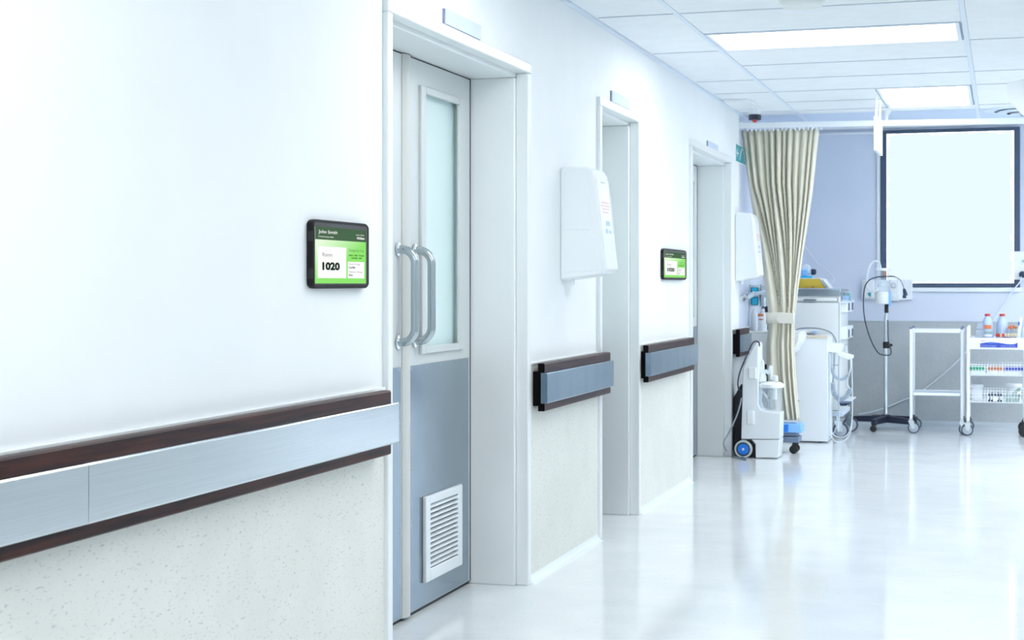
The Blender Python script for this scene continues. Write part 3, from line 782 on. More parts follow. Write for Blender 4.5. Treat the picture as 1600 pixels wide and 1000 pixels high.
# elbow tap on the wall
px0 = Vector((WALLX, 12.58, 1.205))
t = thing('elbow_tap', 'chrome lever tap on the wall above basin', 'tap', px0)
obj('spout', tube(smooth_path([(WALLX, 12.58, 1.21), (WALLX + .06, 12.57, 1.215), (WALLX + .17, 12.55, 1.235), (WALLX + .20, 12.55, 1.215), (WALLX + .205, 12.55, 1.15)]), .016, 12), 'chrome', t)
obj('lever', tube(smooth_path([(WALLX + .06, 12.56, 1.22), (WALLX + .03, 12.44, 1.19), (WALLX - .0 + .015, 12.34, 1.205), (WALLX + .02, 12.25, 1.18)]), [.02] * 8 + [.013] * 8 + [.012] * 8 + [.022], 10), 'chrome', t)
obj('wall_flange', lathe([(.04, 0), (.04, .006), (.025, .016)], (WALLX, 12.58, 1.21), 18, axis='x'), 'chrome', t)
# hand gel dispenser with blue gel
q0, q1 = atY(1171, 445, 12.70), atY(1187, 479, 12.70)
t = thing('gel_dispenser', 'chrome-framed dispenser of bright blue hand gel above basin', 'dispenser', (WALLX, 12.72, q1.z))
gx0, gx1 = q0.x, q1.x
obj('bracket', boxes([(WALLX, gx1, 12.79, 12.80, q1.z, q0.z), (gx0, gx0 + .008, 12.70, 12.79, q1.z, q0.z), (gx1 - .008, gx1, 12.70, 12.79, q1.z, q0.z), (gx0, gx1, 12.70, 12.79, q1.z - .004, q1.z + .008), (gx0, gx1, 12.70, 12.79, q0.z - .008, q0.z)]), 'chrome', t, .002)
obj('gel_bottle', box(gx0 + .012, gx1 - .012, 12.705, 12.785, q1.z + .012, q0.z - .02), 'cyan', t, .008, 3)
obj('cross_strap', box(gx0, gx1, 12.692, 12.70, (q0.z + q1.z) / 2 - .012, (q0.z + q1.z) / 2 + .012), 'satin', t, .002)
g0, g1 = atY(1189, 446, 12.72), atY(1203, 478, 12.72)
t = thing('soap_dispenser', 'pale grey soap dispenser half hidden by the curtain above basin', 'dispenser', (g0.x, 12.72, g1.z))
obj('body', box(g0.x, g1.x, 12.70, 12.80, g1.z, g0.z), 'pblue2', t, .008, 3)
obj('nozzle', cyl((g0.x + .03, 12.69, g1.z - .004), (g0.x + .03, 12.69, g1.z + .07), .014, 10), 'chrome', t)
obj('wall_bracket', box(WALLX, g0.x + .02, 12.80, 12.81, g1.z + .03, g0.z - .03), 'satin', t)
# bottles on the basin rim
def bottle(name, label, c, r, h, neck, body_m, cap_m, prints=(), grp=None):
    t = thing(name, label, 'bottle', c, grp)
    obj('body', lathe([(r * .9, 0), (r, .008), (r, h * .74), (r * .93, h * .82), (r * .6, h * .9), (neck, h * .94), (neck, h)], c, 22), body_m, t)
    obj('cap', lathe([(neck * 1.25, h * .97), (neck * 1.3, h * .975), (neck * 1.3, h * 1.07), (neck * 1.1, h * 1.075)], c, 16), cap_m, t)
    for a0, a1, za, zb, m_ in prints:
        bm = bmesh.new(); n = 8; ra = [], []
        for k in range(n + 1):
            an = math.radians(a0 + (a1 - a0) * k / n)
            for q, z in ((0, za), (1, zb)): ra[q].append(bm.verts.new((c[0] + (r + .0012) * math.cos(an), c[1] + (r + .0012) * math.sin(an), c[2] + z)))
        for k in range(n): bm.faces.new([ra[0][k], ra[0][k + 1], ra[1][k + 1], ra[1][k]])
        obj('printed_label', bm, m_, t)
    return t
bz = zr + .0145
c = atY(1191, 510, 12.60); bottle('soap_bottle', 'white bottle with orange print standing on the basin', (WALLX + .11 + .012, 12.62, bz), .037, .165, .014, 'white', 'white', ((200, 290, .118, .136, 'orange'), (230, 285, .088, .096, 'red')))
bottle('soap_bottle', 'plain slim white bottle standing left on the basin', (WALLX + .042, 12.70, bz), .028, .165, .012, 'white2', 'white2')

# ================================================================== SUCTION UNIT
SY = 11.66
def sp(px, py, Y=SY): q = atY(px, py, Y); return (q.x, q.z)
t = thing('suction_unit', 'white mobile suction unit with blue wheel standing before the curtain', 'medical device', (sp(1190, 716)[0], SY + .12, 0))
outl = [(1159, 686), (1158, 668), (1160.5, 572), (1178, 541), (1181, 536), (1184, 536), (1185, 541), (1185, 634), (1188, 641), (1219.5, 645), (1219, 687), (1158.5, 687)]
outl = [(1158, 686), (1159.5, 630), (1160.5, 576), (1178.5, 539), (1181.5, 535.5), (1184, 536), (1185.2, 541), (1184.6, 632), (1188, 640), (1194, 642.5), (1219.5, 645), (1218.6, 686)]
obj('housing', prism([sp(*q) for q in outl], 'y', SY, SY + .20), 'white2', t, .010, 3)
outl = [(1174, 687), (1218.6, 687), (1216, 715.5), (1180.5, 715.5), (1180, 694)]
low = [sp(*q) for q in outl]
obj('foot', prism([(x, max(z, .004)) for x, z in low], 'y', SY + .004, SY + .20), 'white2', t, .006, 3)
obj('rear_housing', prism([sp(1146.5, 714, SY + .22), sp(1146, 622, SY + .22), sp(1158, 600, SY + .22), sp(1180, 600, SY + .22), sp(1180, 714, SY + .22)], 'y', SY + .205, SY + .30), 'rear', t, .01, 3)  # added dark block imitating the shade left of the unit
obj('under_tray', prism([(sp(1160, 690)[0], .09), (sp(1180, 690)[0], .09), (sp(1182, 716)[0], .004), (sp(1166, 716)[0], .004)], 'y', SY + .05, SY + .19), 'black', t)
for (a, b), (c_, d_) in (((1170, 574), (1181.5, 592)), ((1167.5, 641.5), (1178, 663))):
    q0, q1 = sp(a, b), sp(c_, d_)
    obj('grip_block', box(q0[0], q1[0], SY - .014, SY + .004, q1[1], q0[1]), 'white', t, .004, 3)
wc = sp(1161.5, 701.5)
rw = wc[1] - .001
for yy in (SY + .005, SY + .175):
    wh = obj('wheel', lathe([(rw * .72, -.016), (rw * .95, -.016), (rw, -.008), (rw, .008), (rw * .95, .016), (rw * .72, .016)], (wc[0], yy, rw), 32, axis='y'), 'tyre', t)
    obj('hub_cap', lathe([(rw * .1, -.020), (rw * .6, -.019), (rw * .69, -.012), (rw * .69, .012)], (wc[0], yy, rw), 28, axis='y'), 'blue', wh)
    obj('hub_ring', lathe([(rw * .72, -.0175), (rw * .78, -.0165), (rw * .78, .0), (rw * .72, .0)], (wc[0], yy, rw), 28, axis='y'), 'navy', wh)
    obj('axle_bolt', lathe([(.004, -.026), (.010, -.024), (.010, -.016)], (wc[0], yy, rw), 12, axis='y'), 'chrome', wh)
# collecting jar seated in the housing
jc = sp(1202.5, 650); jx = jc[0]; jy = SY + .10
jz0, jz1 = sp(1204, 642)[1], sp(1204, 606)[1]; rj = .082
jar = obj('jar', lathe([(rj * .94, jz0), (rj * .97, jz0 + .005), (rj, jz1)], (jx, jy, 0), 26), 'clear', t)
zl = sp(1204, 606)[1]; zl2 = sp(1204, 594)[1]
obj('jar_lid', lathe([(rj * 1.08, zl - .004), (rj * 1.14, zl), (rj * 1.14, zl + .022), (rj * 1.0, zl + .028), (rj * .9, zl + .036), (rj * .3, zl + .042)], (jx, jy, 0), 26), 'white', t)
obj('lid_port', lathe([(.022, zl2 - .01), (.022, zl2 + .028), (.016, zl2 + .03)], (jx + .03, jy - .02, 0), 14), 'white', t)
obj('lid_port', lathe([(.028, zl2 - .015), (.028, zl2 + .02), (.018, zl2 + .045)], (jx - .062, jy - .02, 0), 14), 'white', t)
obj('inner_pipe', cyl((jx + .03, jy - .03, zl - .09), (jx + .03, jy - .03, zl), .016, 10), 'white2', t)
tz = sp(1194, 580)[1]
obj('tube_loop', tube(smooth_path([(jx - .062, jy - .02, zl2 + .04), (jx - .064, jy - .02, zl2 + .14), (jx - .052, jy - .025, tz - .02), (jx - .035, jy - .03, tz), (jx - .016, jy - .03, tz - .02), (jx - .002, jy - .03, zl2 + .1), (jx + .002, jy - .03, zl2)]), .0105, 10), 'tube', t)
def P3(px, py, Y): q = atY(px, py, Y); return (q.x, Y, q.z)
obj('power_cord', tube(smooth_path([P3(1184.5, 541, SY + .05), P3(1186.5, 540, SY + .02), P3(1185, 534.5, SY + .03), P3(1177, 535, SY - .0), P3(1168, 553, SY - .02), P3(1157, 579, SY - .02), P3(1153, 598, SY - .02), P3(1155, 609, SY), P3(1160, 611, SY + .02)], 8), .0058, 8), 'navy', t)
fl0 = atZ(1165, 718, .006)
obj('mains_cable', tube(smooth_path([P3(1158.5, 622, SY - .005), P3(1156, 634, SY - .03), P3(1150, 652, SY - .06), P3(1139, 676, SY - .08), P3(1131.5, 690, SY - .10), P3(1132, 698, SY - .12), tuple(atZ(1139, 709, .008)), tuple(atZ(1150, 714.5, .008)), tuple(atZ(1165, 718.5, .008)), tuple(atZ(1166, 716.5, .008)), tuple(atZ(1156, 713.5, .008)), tuple(atZ(1150, 712, .008))], 8), .0058, 8), 'grey_cable', t)

# ================================================================== BLUE TRAY TROLLEY under the curtain
TY = 12.02
t = thing('tray_trolley', 'low slate-grey trolley base under the curtain hem', 'trolley', (sp(1232, 705, TY)[0], TY + .15, 0))
q0, q1 = sp(1205, 682, TY), sp(1248, 692, TY)
obj('deck', box(q0[0], q1[0], TY, TY + .2, q1[1], q0[1]), 'slate', t, .006)
q2, q3 = sp(1210, 675.5, TY), sp(1244.5, 682, TY)
obj('pedestal', box(q2[0], q3[0], TY + .01, TY + .17, q3[1], q2[1]), 'slate', t, .004)
for x in (sp(1240, 700, TY)[0], sp(1208, 700, TY)[0]):
    for y in (TY + .05, TY + .17):
        castor(t, x, y, .033, .026, 'black', 'black', top=q1[1], trail=(-.006, 0))
zt0 = q2[1]
t = thing('blue_tray', 'light blue plastic tray sitting on the low trolley', 'tray', (sp(1232, 675, TY)[0], TY + .1, zt0))
a0, a1, b0, b1 = sp(1217, 675, TY), sp(1252.5, 675, TY), sp(1220, 662, TY), sp(1251, 662, TY)
bm = bmesh.new()
v = [bm.verts.new(q) for q in ((a0[0], TY, zt0), (a1[0], TY, zt0), (a1[0], TY + .2, zt0), (a0[0], TY + .2, zt0), (b0[0], TY + .02, b0[1]), (b1[0], TY + .02, b0[1]), (b1[0], TY + .18, b0[1]), (b0[0], TY + .18, b0[1]))]
for f_ in ((0, 3, 2, 1), (4, 5, 6, 7), (0, 1, 5, 4), (1, 2, 6, 5), (2, 3, 7, 6), (3, 0, 4, 7)): bm.faces.new([v[i] for i in f_])
obj('tray_body', bm, 'lblue', t, .006)
ps = [sp(1218, 674.6, TY), sp(1231.5, 674.6, TY), sp(1231.5, 663.5, TY), sp(1221.5, 663.5, TY)]
bm = bmesh.new()
vv = [bm.verts.new((x, TY + (.0 if i < 2 else .02) - .002, z)) for i, (x, z) in enumerate(ps)]; vb_ = [bm.verts.new((v_.co.x, v_.co.y + .004, v_.co.z)) for v_ in vv]
bm.faces.new(vv); bm.faces.new(vb_[::-1])
for i in range(4): bm.faces.new([vv[i], vb_[i], vb_[(i + 1) % 4], vv[(i + 1) % 4]])
bmesh.ops.recalc_face_normals(bm, faces=bm.faces[:])
o = obj('dark_blue_end', bm, 'blue', t)
c0, c1 = sp(1216, 662, TY + .05), sp(1243, 657, TY + .05)
obj('clear_lid', box(c0[0], c1[0], TY + .04, TY + .16, b0[1], b0[1] + .022), 'clear', t, .004)

# ================================================================== LOW WHITE CABINET
LY = 12.95
l0, l1 = sp(1222, 690, LY), sp(1293.5, 690, LY)
lt = sp(1270, 527.5, LY)[1]; lb = sp(1270, 689.5, LY)[1]
t = thing('bedside_cabinet', 'low white cabinet on black castors with pale wooden top edge', 'cabinet', ((l0[0] + l1[0]) / 2, LY + .2, 0))
obj('carcass', box(l0[0], l1[0], LY, LY + .36, lb, lt), 'white2', t, .004)
obj('top_board', box(l0[0] - .004, l1[0] + .004, LY - .006, LY + .365, lt, lt + .020), 'white2', t, .003)
obj('wood_edge', box(l0[0], l1[0] + .004, LY - .010, LY - .006, lt - .002, lt + .019), 'birch', t)
obj('door_lock', lathe([(.008, -.004), (.01, -.002), (.01, 0)], (sp(1247, 626, LY)[0], LY, sp(1247, 626, LY)[1]), 10, axis='y'), 'satin', t)
for x in (l0[0] + .05, sp(1280, 690, LY)[0]):
    for y in (LY + .06, LY + .30):
        castor(t, x, y, .026, .024, 'black', 'black', top=lb, trail=(-.005, 0))
zt_ = lt + .0205
c = atY(1263, 520, LY + .12)
t = thing('kidney_dish', 'small metal dish lying on the low white cabinet', 'dish', (c.x, LY + .12, zt_))
obj('bowl', lathe([(.05, 0), (.075, .012), (.082, .022), (.078, .022), (.05, .006)], (c.x, LY + .12, zt_), 24), 'chrome', t)
obj('swab', lathe([(.012, .006), (.022, .012), (.022, .022), (.01, .028)], (c.x - .01, LY + .11, zt_), 12), 'white', t)
obj('clip', box(c.x + .04, c.x + .075, LY + .06, LY + .08, zt_ + .02, zt_ + .032), 'lblue', t, .003)

# ================================================================== DRAWER CART
KY = 13.35
k0, k1 = WALLX + .06, sp(1312.5, 500, KY)[0]
KD = .70
kt = sp(1290, 462.5, KY)[1]; kb = .22
t = thing('drawer_cart', 'tall cream drawer cart with steel top behind the low cabinet', 'cabinet', ((k0 + k1) / 2, KY + KD / 2, 0))
body = obj('carcass', box(k0, k1, KY, KY + KD, kb, kt), 'offwhite', t, .005)
stz = sp(1290, 452, KY)[1]
obj('steel_top', box(k0 - .004, k1 + .004, KY - .006, KY + KD, kt, stz), 'steel_kick', t, .003)
da, db = sp(1243, 466, KY), sp(1308, 472, KY)
zz0, zz1 = sp(1290, 470.5, KY)[1], sp(1290, 465, KY)[1]
dr = obj('drawer', box(k0 + .02, db[0], KY - .010, KY + .004, zz0, zz1), 'offwhite', t, .002)
obj('shut_line', box(k0 + .012, db[0] + .010, KY - .003, KY + .002, zz0 - .004, zz1 + .004), 'gap', t)
obj('shut_line', box(k0 + .012, k1 - .004, KY - .003, KY + .002, .232, zz0 - .0085), 'gap', t)
h0, h1 = sp(1256, 467, KY), sp(1276, 468.5, KY)
obj('drawer_handle', boxes([(h0[0], h1[0], KY - .034, KY - .022, h1[1] - .008, h1[1] + .006), (h0[0], h0[0] + .012, KY - .03, KY - .0101, h1[1] - .008, h1[1] + .006), (h1[0] - .012, h1[0], KY - .03, KY - .0101, h1[1] - .008, h1[1] + .006)]), 'satin', dr, .002)
obj('drawer', box(k0 + .02, k1 - .012, KY - .010, KY + .004, .62, zz0 - .014), 'offwhite', t, .002)
obj('drawer', box(k0 + .02, k1 - .012, KY - .010, KY + .004, .24, .612), 'offwhite', t, .002)
# side bins on the right flank
for row, (pz0, pz1) in enumerate(((468, 487), (509, 528))):
    za, zb = atX(1320, pz1, k1).z, atX(1320, pz0, k1).z
    for j in range(2):
        y0 = KY + .06 + j * .32
        b_ = obj('side_bin', box(k1, k1 + .05, y0, y0 + .28, za, zb), 'white2', t, .006)
        for zz in (zb - .045, za + .03):
            obj('bin_slot', box(k1 + .0502, k1 + .054, y0 + .13, y0 + .23, zz - .018, zz + .018), 'wframe', b_, .002)
obj('side_rail', box(k1, k1 + .06, KY + .02, KY + KD - .02, kt - .06, kt - .045), 'pblue2', t, .003)
obj('base_frame', box(k0, k1 + .02, KY + .02, KY + KD - .02, kb - .035, kb), 'pblue2', t, .004)
for x, y in ((k0 + .08, KY + .10), (k1 - .02, KY + .07), (k0 + .08, KY + KD - .08), (k1 + .01, KY + KD - .06)):
    castor(t, x, y, .066, .034, top=kb - .03, trail=(.018, 0))
t = thing('supply_box', 'clear box of teal supplies on the cart corner', 'box', (k1 + .03, KY + .3, kt - .045))
obj('tub', box(k1 + .0, k1 + .06, KY + .05, KY + .45, kt - .0449, kt + .04), 'clear', t, .004)
obj('teal_pack', box(k1 + .012, k1 + .05, KY + .30, KY + .43, kt - .042, kt + .028), 'teal', t, .004)
obj('blue_pack', box(k1 + .012, k1 + .05, KY + .08, KY + .26, kt - .042, kt + .0), 'lblue', t, .004)
# yellow case on the cart
QY = KY + .08
y0 = [sp(1238, 450.5, QY), sp(1289.5, 450.5, QY), sp(1279.5, 435.5, QY), sp(1240, 435.5, QY)]
t = thing('emergency_case', 'yellow case with slanted white end on the drawer cart', 'case', (y0[0][0] + .15, QY + .12, stz))
obj('yellow_body', prism([(x, max(z, stz + .0005)) for x, z in y0], 'y', QY, QY + .25), 'yellow', t, .003)
obj('latch', box(sp(1269, 447, QY)[0], sp(1271.5, 447, QY)[0], QY - .004, QY + .002, sp(1270, 450, QY)[1], sp(1270, 447, QY)[1]), 'rust', t)
e_ = [sp(1290, 450.5, QY), sp(1297.5, 450.5, QY), sp(1285.5, 435.2, QY), sp(1280, 435.2, QY)]
obj('white_end', prism([(x, max(z, stz + .0005)) for x, z in e_], 'y', QY - .003, QY + .25), 'white', t, .003)
g_ = [sp(1291.5, 449, QY), sp(1294.5, 449, QY), sp(1286, 437.5, QY), sp(1283.5, 437.5, QY)]
obj('grey_strip', prism(g_, 'y', QY - .006, QY + .25), 'castor_grey', t)
obj('white_lid', box(y0[3][0], sp(1280, 435, QY)[0], QY - .002, QY + .25, y0[2][1], y0[2][1] + .006), 'white', t)
zc_ = y0[2][1] + .0062
d0 = sp(1254, 433, QY + .1)
t = thing('pump_unit', 'blue apparatus with black knob on top of the yellow case', 'medical device', (d0[0] + .03, QY + .1, zc_))
obj('base', box(sp(1252, 433, QY + .1)[0], sp(1270, 433, QY + .1)[0], QY + .04, QY + .16, zc_, zc_ + .016), 'cyan', t, .004)
obj('barrel', box(sp(1253, 433, QY + .1)[0], sp(1262, 433, QY + .1)[0], QY + .05, QY + .15, zc_ + .016, zc_ + .075), 'lblue', t, .01, 3)
obj('dial_head', lathe([(.028, -.03), (.032, -.025), (.032, .025), (.028, .03)], (sp(1260, 420, QY + .1)[0], QY + .1, zc_ + .085), 18, axis='y'), 'pblue2', t)
obj('neck', cyl((sp(1260, 425, QY + .1)[0], QY + .1, zc_ + .05), (sp(1269, 425, QY + .1)[0], QY + .1, zc_ + .05), .016, 14), 'white2', t)
obj('knob', lathe([(.02, 0), (.026, .004), (.026, .03), (.016, .042)], (sp(1267.5, 426, QY + .1)[0], QY + .1, zc_ + .052), 18, axis='x'), 'ink', t)
# thin cable over the case
t = tag(obj('white_cable', tube(smooth_path([P3(1250, 376, KY + .62), P3(1262, 391, KY + .6), P3(1278, 412, KY + .55), P3(1294, 424, KY + .5), P3(1302.5, 434, KY + .45), P3(1301, 441, KY + .42), P3(1297, 446, KY + .4), (atY(1291, 450, KY + .4).x, KY + .4, stz + .004)], 8), .0045, 8), 'tube'), 'thin white cable looping down onto the drawer cart', 'cable')
# grey hose arching over the low cabinet
t = tag(obj('grey_hose', tube(smooth_path([P3(1238, 523, LY + .16), P3(1246, 514.5, LY + .18), P3(1262, 512.5, LY + .2), P3(1280, 513.5, LY + .22), P3(1296, 518.5, LY + .25), P3(1304, 527, LY + .25), P3(1308, 540, LY + .24)], 8), .0058, 8), 'grey_cable'), 'grey hose arching over the low white cabinet', 'hose')

# ================================================================== HOSE HOLDER on the cart's flank
HY = 13.05
t = thing('hose_holder', 'white holder with coiled hoses and thin tubes beside low cabinet', 'medical device', (sp(1312, 545, HY)[0], HY, sp(1312, 556, HY)[1]))
ps = [sp(1294.5, 549.5, HY), sp(1315, 551.5, HY), sp(1319, 537, HY), sp(1296, 535, HY)]
obj('white_box', prism(ps, 'y', HY - .05, HY + .03), 'white', t, .004)
ps = [sp(1309, 551, HY), sp(1332, 556.5, HY), sp(1333, 555), sp(1333.3, 556, HY)]
a0, a1 = sp(1311, 553, HY), sp(1333.5, 563, HY)
obj('tray', prism([sp(1308, 550.5, HY), sp(1314, 549.5, HY), sp(1333.5, 555, HY), sp(1333.3, 559.5, HY), sp(1327, 562, HY), sp(1312, 556, HY)], 'y', HY - .06, HY + .05), 'white', t, .006, 3)
obj('bracket_arm', boxes([(sp(1300, 545, HY)[0], sp(1306, 545, HY)[0], HY + .03, KY - .010, sp(1300, 548, HY)[1], sp(1300, 541, HY)[1])]), 'pblue2', t, .003)
obj('hook', prism([sp(1319, 551, HY), sp(1326, 552, HY), sp(1322, 536, HY)], 'y', HY - .005, HY + .005), 'clear', t)
def coil(path, R_, r, turns, n=14):
    P = smooth_path(path, 12); L = [0]
    for a, b in zip(P[:-1], P[1:]): L.append(L[-1] + (b - a).length)
    out = []; N = turns * n
    for i in range(N + 1):
        s_ = L[-1] * i / N
        k = max(0, min(len(P) - 2, next((q for q in range(len(L) - 1) if L[q + 1] >= s_), len(P) - 2)))
        f_ = (s_ - L[k]) / max(1e-9, L[k + 1] - L[k]); p = P[k].lerp(P[k + 1], f_); tg = (P[k + 1] - P[k]).normalized()
        u = Vector((0, 1, 0)); v_ = tg.cross(u).normalized(); an = 2 * math.pi * i / n
        out.append(p + (u * math.cos(an) + v_ * math.sin(an)) * R_)
    return tube(out, r, 6)
obj('coiled_hose', coil([P3(1300, 597, HY), P3(1302, 612, HY), P3(1308, 622, HY), P3(1315, 624, HY), P3(1322, 620, HY), P3(1327, 611, HY), P3(1329, 607, HY)], .015, .007, 17), 'tube_grey', t)
obj('coiled_hose', coil([P3(1299, 576, HY - .02), P3(1303, 586, HY - .02), P3(1310, 592, HY - .02), P3(1318, 592, HY - .02), P3(1326, 586, HY - .02)], .008, .006, 22), 'tube_grey', t)
obj('straight_hose', tube(smooth_path([P3(1298, 550, HY), P3(1298, 565, HY), P3(1299, 578, HY)]), .008, 8), 'tube_grey', t)
obj('straight_hose', tube(smooth_path([P3(1304, 552, HY), P3(1303, 575, HY), P3(1301, 598, HY)]), .006, 8), 'tube_grey', t)
obj('straight_hose', tube(smooth_path([P3(1329, 560, HY), P3(1329, 576, HY), P3(1325, 588, HY), P3(1324, 600, HY), P3(1328, 608, HY)]), .006, 8), 'tube', t)
ft = HY - .05
obj('thin_tube', tube(smooth_path([P3(1331, 560, ft), P3(1331.5, 600, ft), P3(1331.5, 650, ft), P3(1328, 672, ft), P3(1320, 682, ft), P3(1310, 683, ft), P3(1301, 677, ft), P3(1297, 664, ft), P3(1297, 600, ft), P3(1297, 552, ft)], 8), .0035, 8), 'tube', t)
obj('thin_tube', tube(smooth_path([P3(1331, 560, ft - .02), P3(1332, 620, ft - .02), P3(1331, 664, ft - .02), P3(1326, 682, ft - .02), P3(1316, 690, ft - .02), P3(1306, 690, ft - .02), P3(1299, 682, ft - .02), P3(1298, 672, ft - .02)], 8), .0033, 8), 'tube', t)
obj('thin_tube', tube(smooth_path([P3(1311, 557, ft + .02), P3(1310, 600, ft + .02), P3(1310, 650, ft + .02), P3(1306, 670, ft + .02), P3(1300, 680, ft + .02), P3(1296, 683, ft + .02)], 8), .005, 8), 'tube_grey', t)
# dark handpiece hanging on the cart's side
t = thing('handpiece', 'dark handpiece clipped low beside the coiled hose', 'medical device', P3(1322, 632, HY + .12))
ph = [P3(1312, 627, HY + .12), P3(1316, 628, HY + .12), P3(1322, 629, HY + .12), P3(1330, 629, HY + .12)]
obj('body', tube(ph, [.016, .024, .020, .012], 14), 'slate', t)
obj('grip', prism([sp(1312, 629, HY + .12), sp(1330, 630, HY + .12), sp(1322, 634, HY + .12), sp(1313, 634, HY + .12)], 'y', HY + .10, HY + .14), 'ink', t, .004)
obj('holder_shelf', box(k1 + .0, sp(1331, 625, HY + .12)[0], HY + .10, KY + .2, sp(1322, 626.5, HY + .12)[1], sp(1322, 624.5, HY + .12)[1]), 'white2', t, .003)

# ================================================================== IV / SUCTION STAND
IY = 14.32
ic = atY(1384, 660, IY)
t = thing('drip_stand', 'chrome drip stand on black five-legged wheeled base', 'stand', (ic.x, IY, 0))
zh = atY(1384, 655, IY).z
hub_z = .115
obj('pole', cyl((ic.x, IY, hub_z), (ic.x, IY, 1.02), .0165, 18), 'chrome', t)
obj('upper_pole', cyl((ic.x + .004, IY, 1.0), (ic.x + .006, IY, 1.18), .012, 14), 'chrome', t)
obj('height_clamp', lathe([(.024, -.03), (.03, -.026), (.03, .026), (.024, .03)], (ic.x + .004, IY, atY(1384, 539, IY).z), 16), 'black', t)
obj('clamp_knob', cyl((ic.x + .03, IY - .01, atY(1384, 539, IY).z), (ic.x + .055, IY - .02, atY(1384, 539, IY).z), .012, 12), 'black', t)
obj('top_collar', cyl((ic.x + .006, IY, atY(1385, 489, IY).z), (ic.x + .006, IY, atY(1385, 473, IY).z), .018, 14), 'black', t)
obj('hub', lathe([(.045, hub_z - .05), (.05, hub_z - .04), (.05, hub_z + .01), (.03, hub_z + .02)], (ic.x, IY, 0), 18), 'navy', t)
ends = [(1364.5, 668, -.27), (1426, 664, -.17), (1432, 652, .20), (1366, 650, .30), (1334, 652, .07)]
for pxe, pye, dy in ends:
    e0 = atY(pxe, 660, IY + dy); tip = Vector((e0.x, IY + dy, .085)); base = Vector((ic.x, IY, hub_z))
    d_ = (tip - base); n_ = Vector((-d_.y, d_.x, 0)).normalized()
    bm = bmesh.new(); vs = []
    for pnt, hw, h0_, h1_ in ((base, .030, -.05, .012), (tip, .020, -.022, .022)):
        for s_, hh in ((-1, h0_), (1, h0_), (1, h1_), (-1, h1_)): vs.append(bm.verts.new(pnt + n_ * hw * s_ + Vector((0, 0, hh))))
    for i in range(4): bm.faces.new([vs[i], vs[(i + 1) % 4], vs[4 + (i + 1) % 4], vs[4 + i]])
    bm.faces.new(vs[:4]); bm.faces.new(vs[4:]); bmesh.ops.recalc_face_normals(bm, faces=bm.faces[:])
    lg = obj('leg', bm, 'navy', t, .004)
    obj('castor', lathe([(.012, -.022), (.026, -.02), (.029, -.01), (.029, .01), (.026, .02), (.012, .022)], (tip.x, tip.y, .029), 18, axis='y'), 'black', lg)
    obj('castor_fork', cyl((tip.x, tip.y, .045), (tip.x, tip.y, .075), .014, 10), 'black', lg)
# suction bottle on the stand
BY = IY - .085
bc = atY(1378, 460, BY)
zb0, zb1 = atY(1378, 475, BY).z, atY(1378, 435, BY).z
zm = atY(1378, 456, BY).z
ztop = atY(1378, 421, BY).z
t = thing('suction_bottle', 'clear suction bottle half filled with white liquid on drip stand', 'bottle', (bc.x, BY, zb0))
rb = .064
obj('liquid', lathe([(rb * .9, zb0), (rb * .97, zb0 + .006), (rb * .97, zm)], (bc.x, BY, 0), 24), 'offwhite', t)
obj('glass', lathe([(rb * 1.0, zm + .001), (rb * 1.02, zm + .01), (rb * 1.02, zb1), (rb * .95, zb1 + .006)], (bc.x, BY, 0), 24), 'clear', t)
obj('neck_ring', lathe([(.035, zb1 + .006), (.035, ztop - .012)], (bc.x, BY, 0), 18), 'clear', t)
obj('lid', lathe([(.055, ztop - .014), (.062, ztop - .010), (.062, ztop + .006), (.05, ztop + .012)], (bc.x, BY, 0), 20), 'white', t)
obj('lid_tap', boxes([(bc.x + .05, bc.x + .085, BY - .012, BY + .012, ztop - .012, ztop + .004)]), 'white2', t, .003)
for dx in (-.045, .05):
    obj('lid_post', cyl((bc.x + dx, BY, zb1), (bc.x + dx, BY, ztop - .01), .006, 8), 'clear', t)
obj('brown_seal', box(bc.x + .016, bc.x + .03, BY - .04, BY - .028, zb1 + .008, ztop - .014), 'rust', t, .002)
obj('float_valve', lathe([(.008, -.01), (.034, -.004), (.034, .004), (.01, .02)], (bc.x - .008, BY - .045, (zm + zb1) / 2), 16), 'tube', t)
obj('blue_clamp', box(bc.x + .058, bc.x + .075, BY - .02, IY - .01, zb0 - .02, zm + .01), 'lblue', t, .003)
obj('clamp_arm', box(ic.x - .02, ic.x + .025, BY + .05, IY + .012, zb0 + .005, zb0 + .03), 'navy', t, .003)
obj('milky_tube', tube(smooth_path([P3(1376, 420, BY), P3(1374, 411, BY), P3(1367, 408, BY - .01), P3(1359, 415, BY - .02), P3(1355, 430, BY - .03), P3(1354, 446, BY - .04), P3(1357, 452, BY - .05), P3(1364, 455, BY - .06), P3(1372, 452, BY - .07)], 8), .0085, 10), 'tube', t)
obj('dark_cord', tube(smooth_path([P3(1398, 432, BY + .02), P3(1384, 432, BY - .08), P3(1370, 433, BY - .08), P3(1358, 438, BY - .08), P3(1351, 450, BY - .08), P3(1349, 475, BY - .08), P3(1352, 503, BY - .08), P3(1361, 532, BY - .08), P3(1372, 551, BY - .07), P3(1383, 555, BY - .06), P3(1391, 554, BY - .05), P3(1392, 547, BY - .04), P3(1388, 531, BY - .02), P3(1387, 500, BY)], 8), .0052, 8), 'navy', t)
obj('plug_cord', tube(smooth_path([P3(1390, 431, BY), P3(1399, 433, BY), P3(1407, 438, BY), P3(1411, 446, BY), P3(1413, 453, BY)], 8), .005, 8), 'grey_cable', t)
bm = tube([P3(1412.5, 451, BY), P3(1414, 457, BY), P3(1415, 462, BY)], [.010, .017, .020], 12)
obj('plug', bm, 'ink', t)
obj('plug_head', box(atY(1410.5, 462, BY).x, atY(1416, 462, BY).x, BY - .016, BY + .016, atY(1413, 466, BY).z, atY(1413, 460.5, BY).z), 'ink', t, .006, 3)

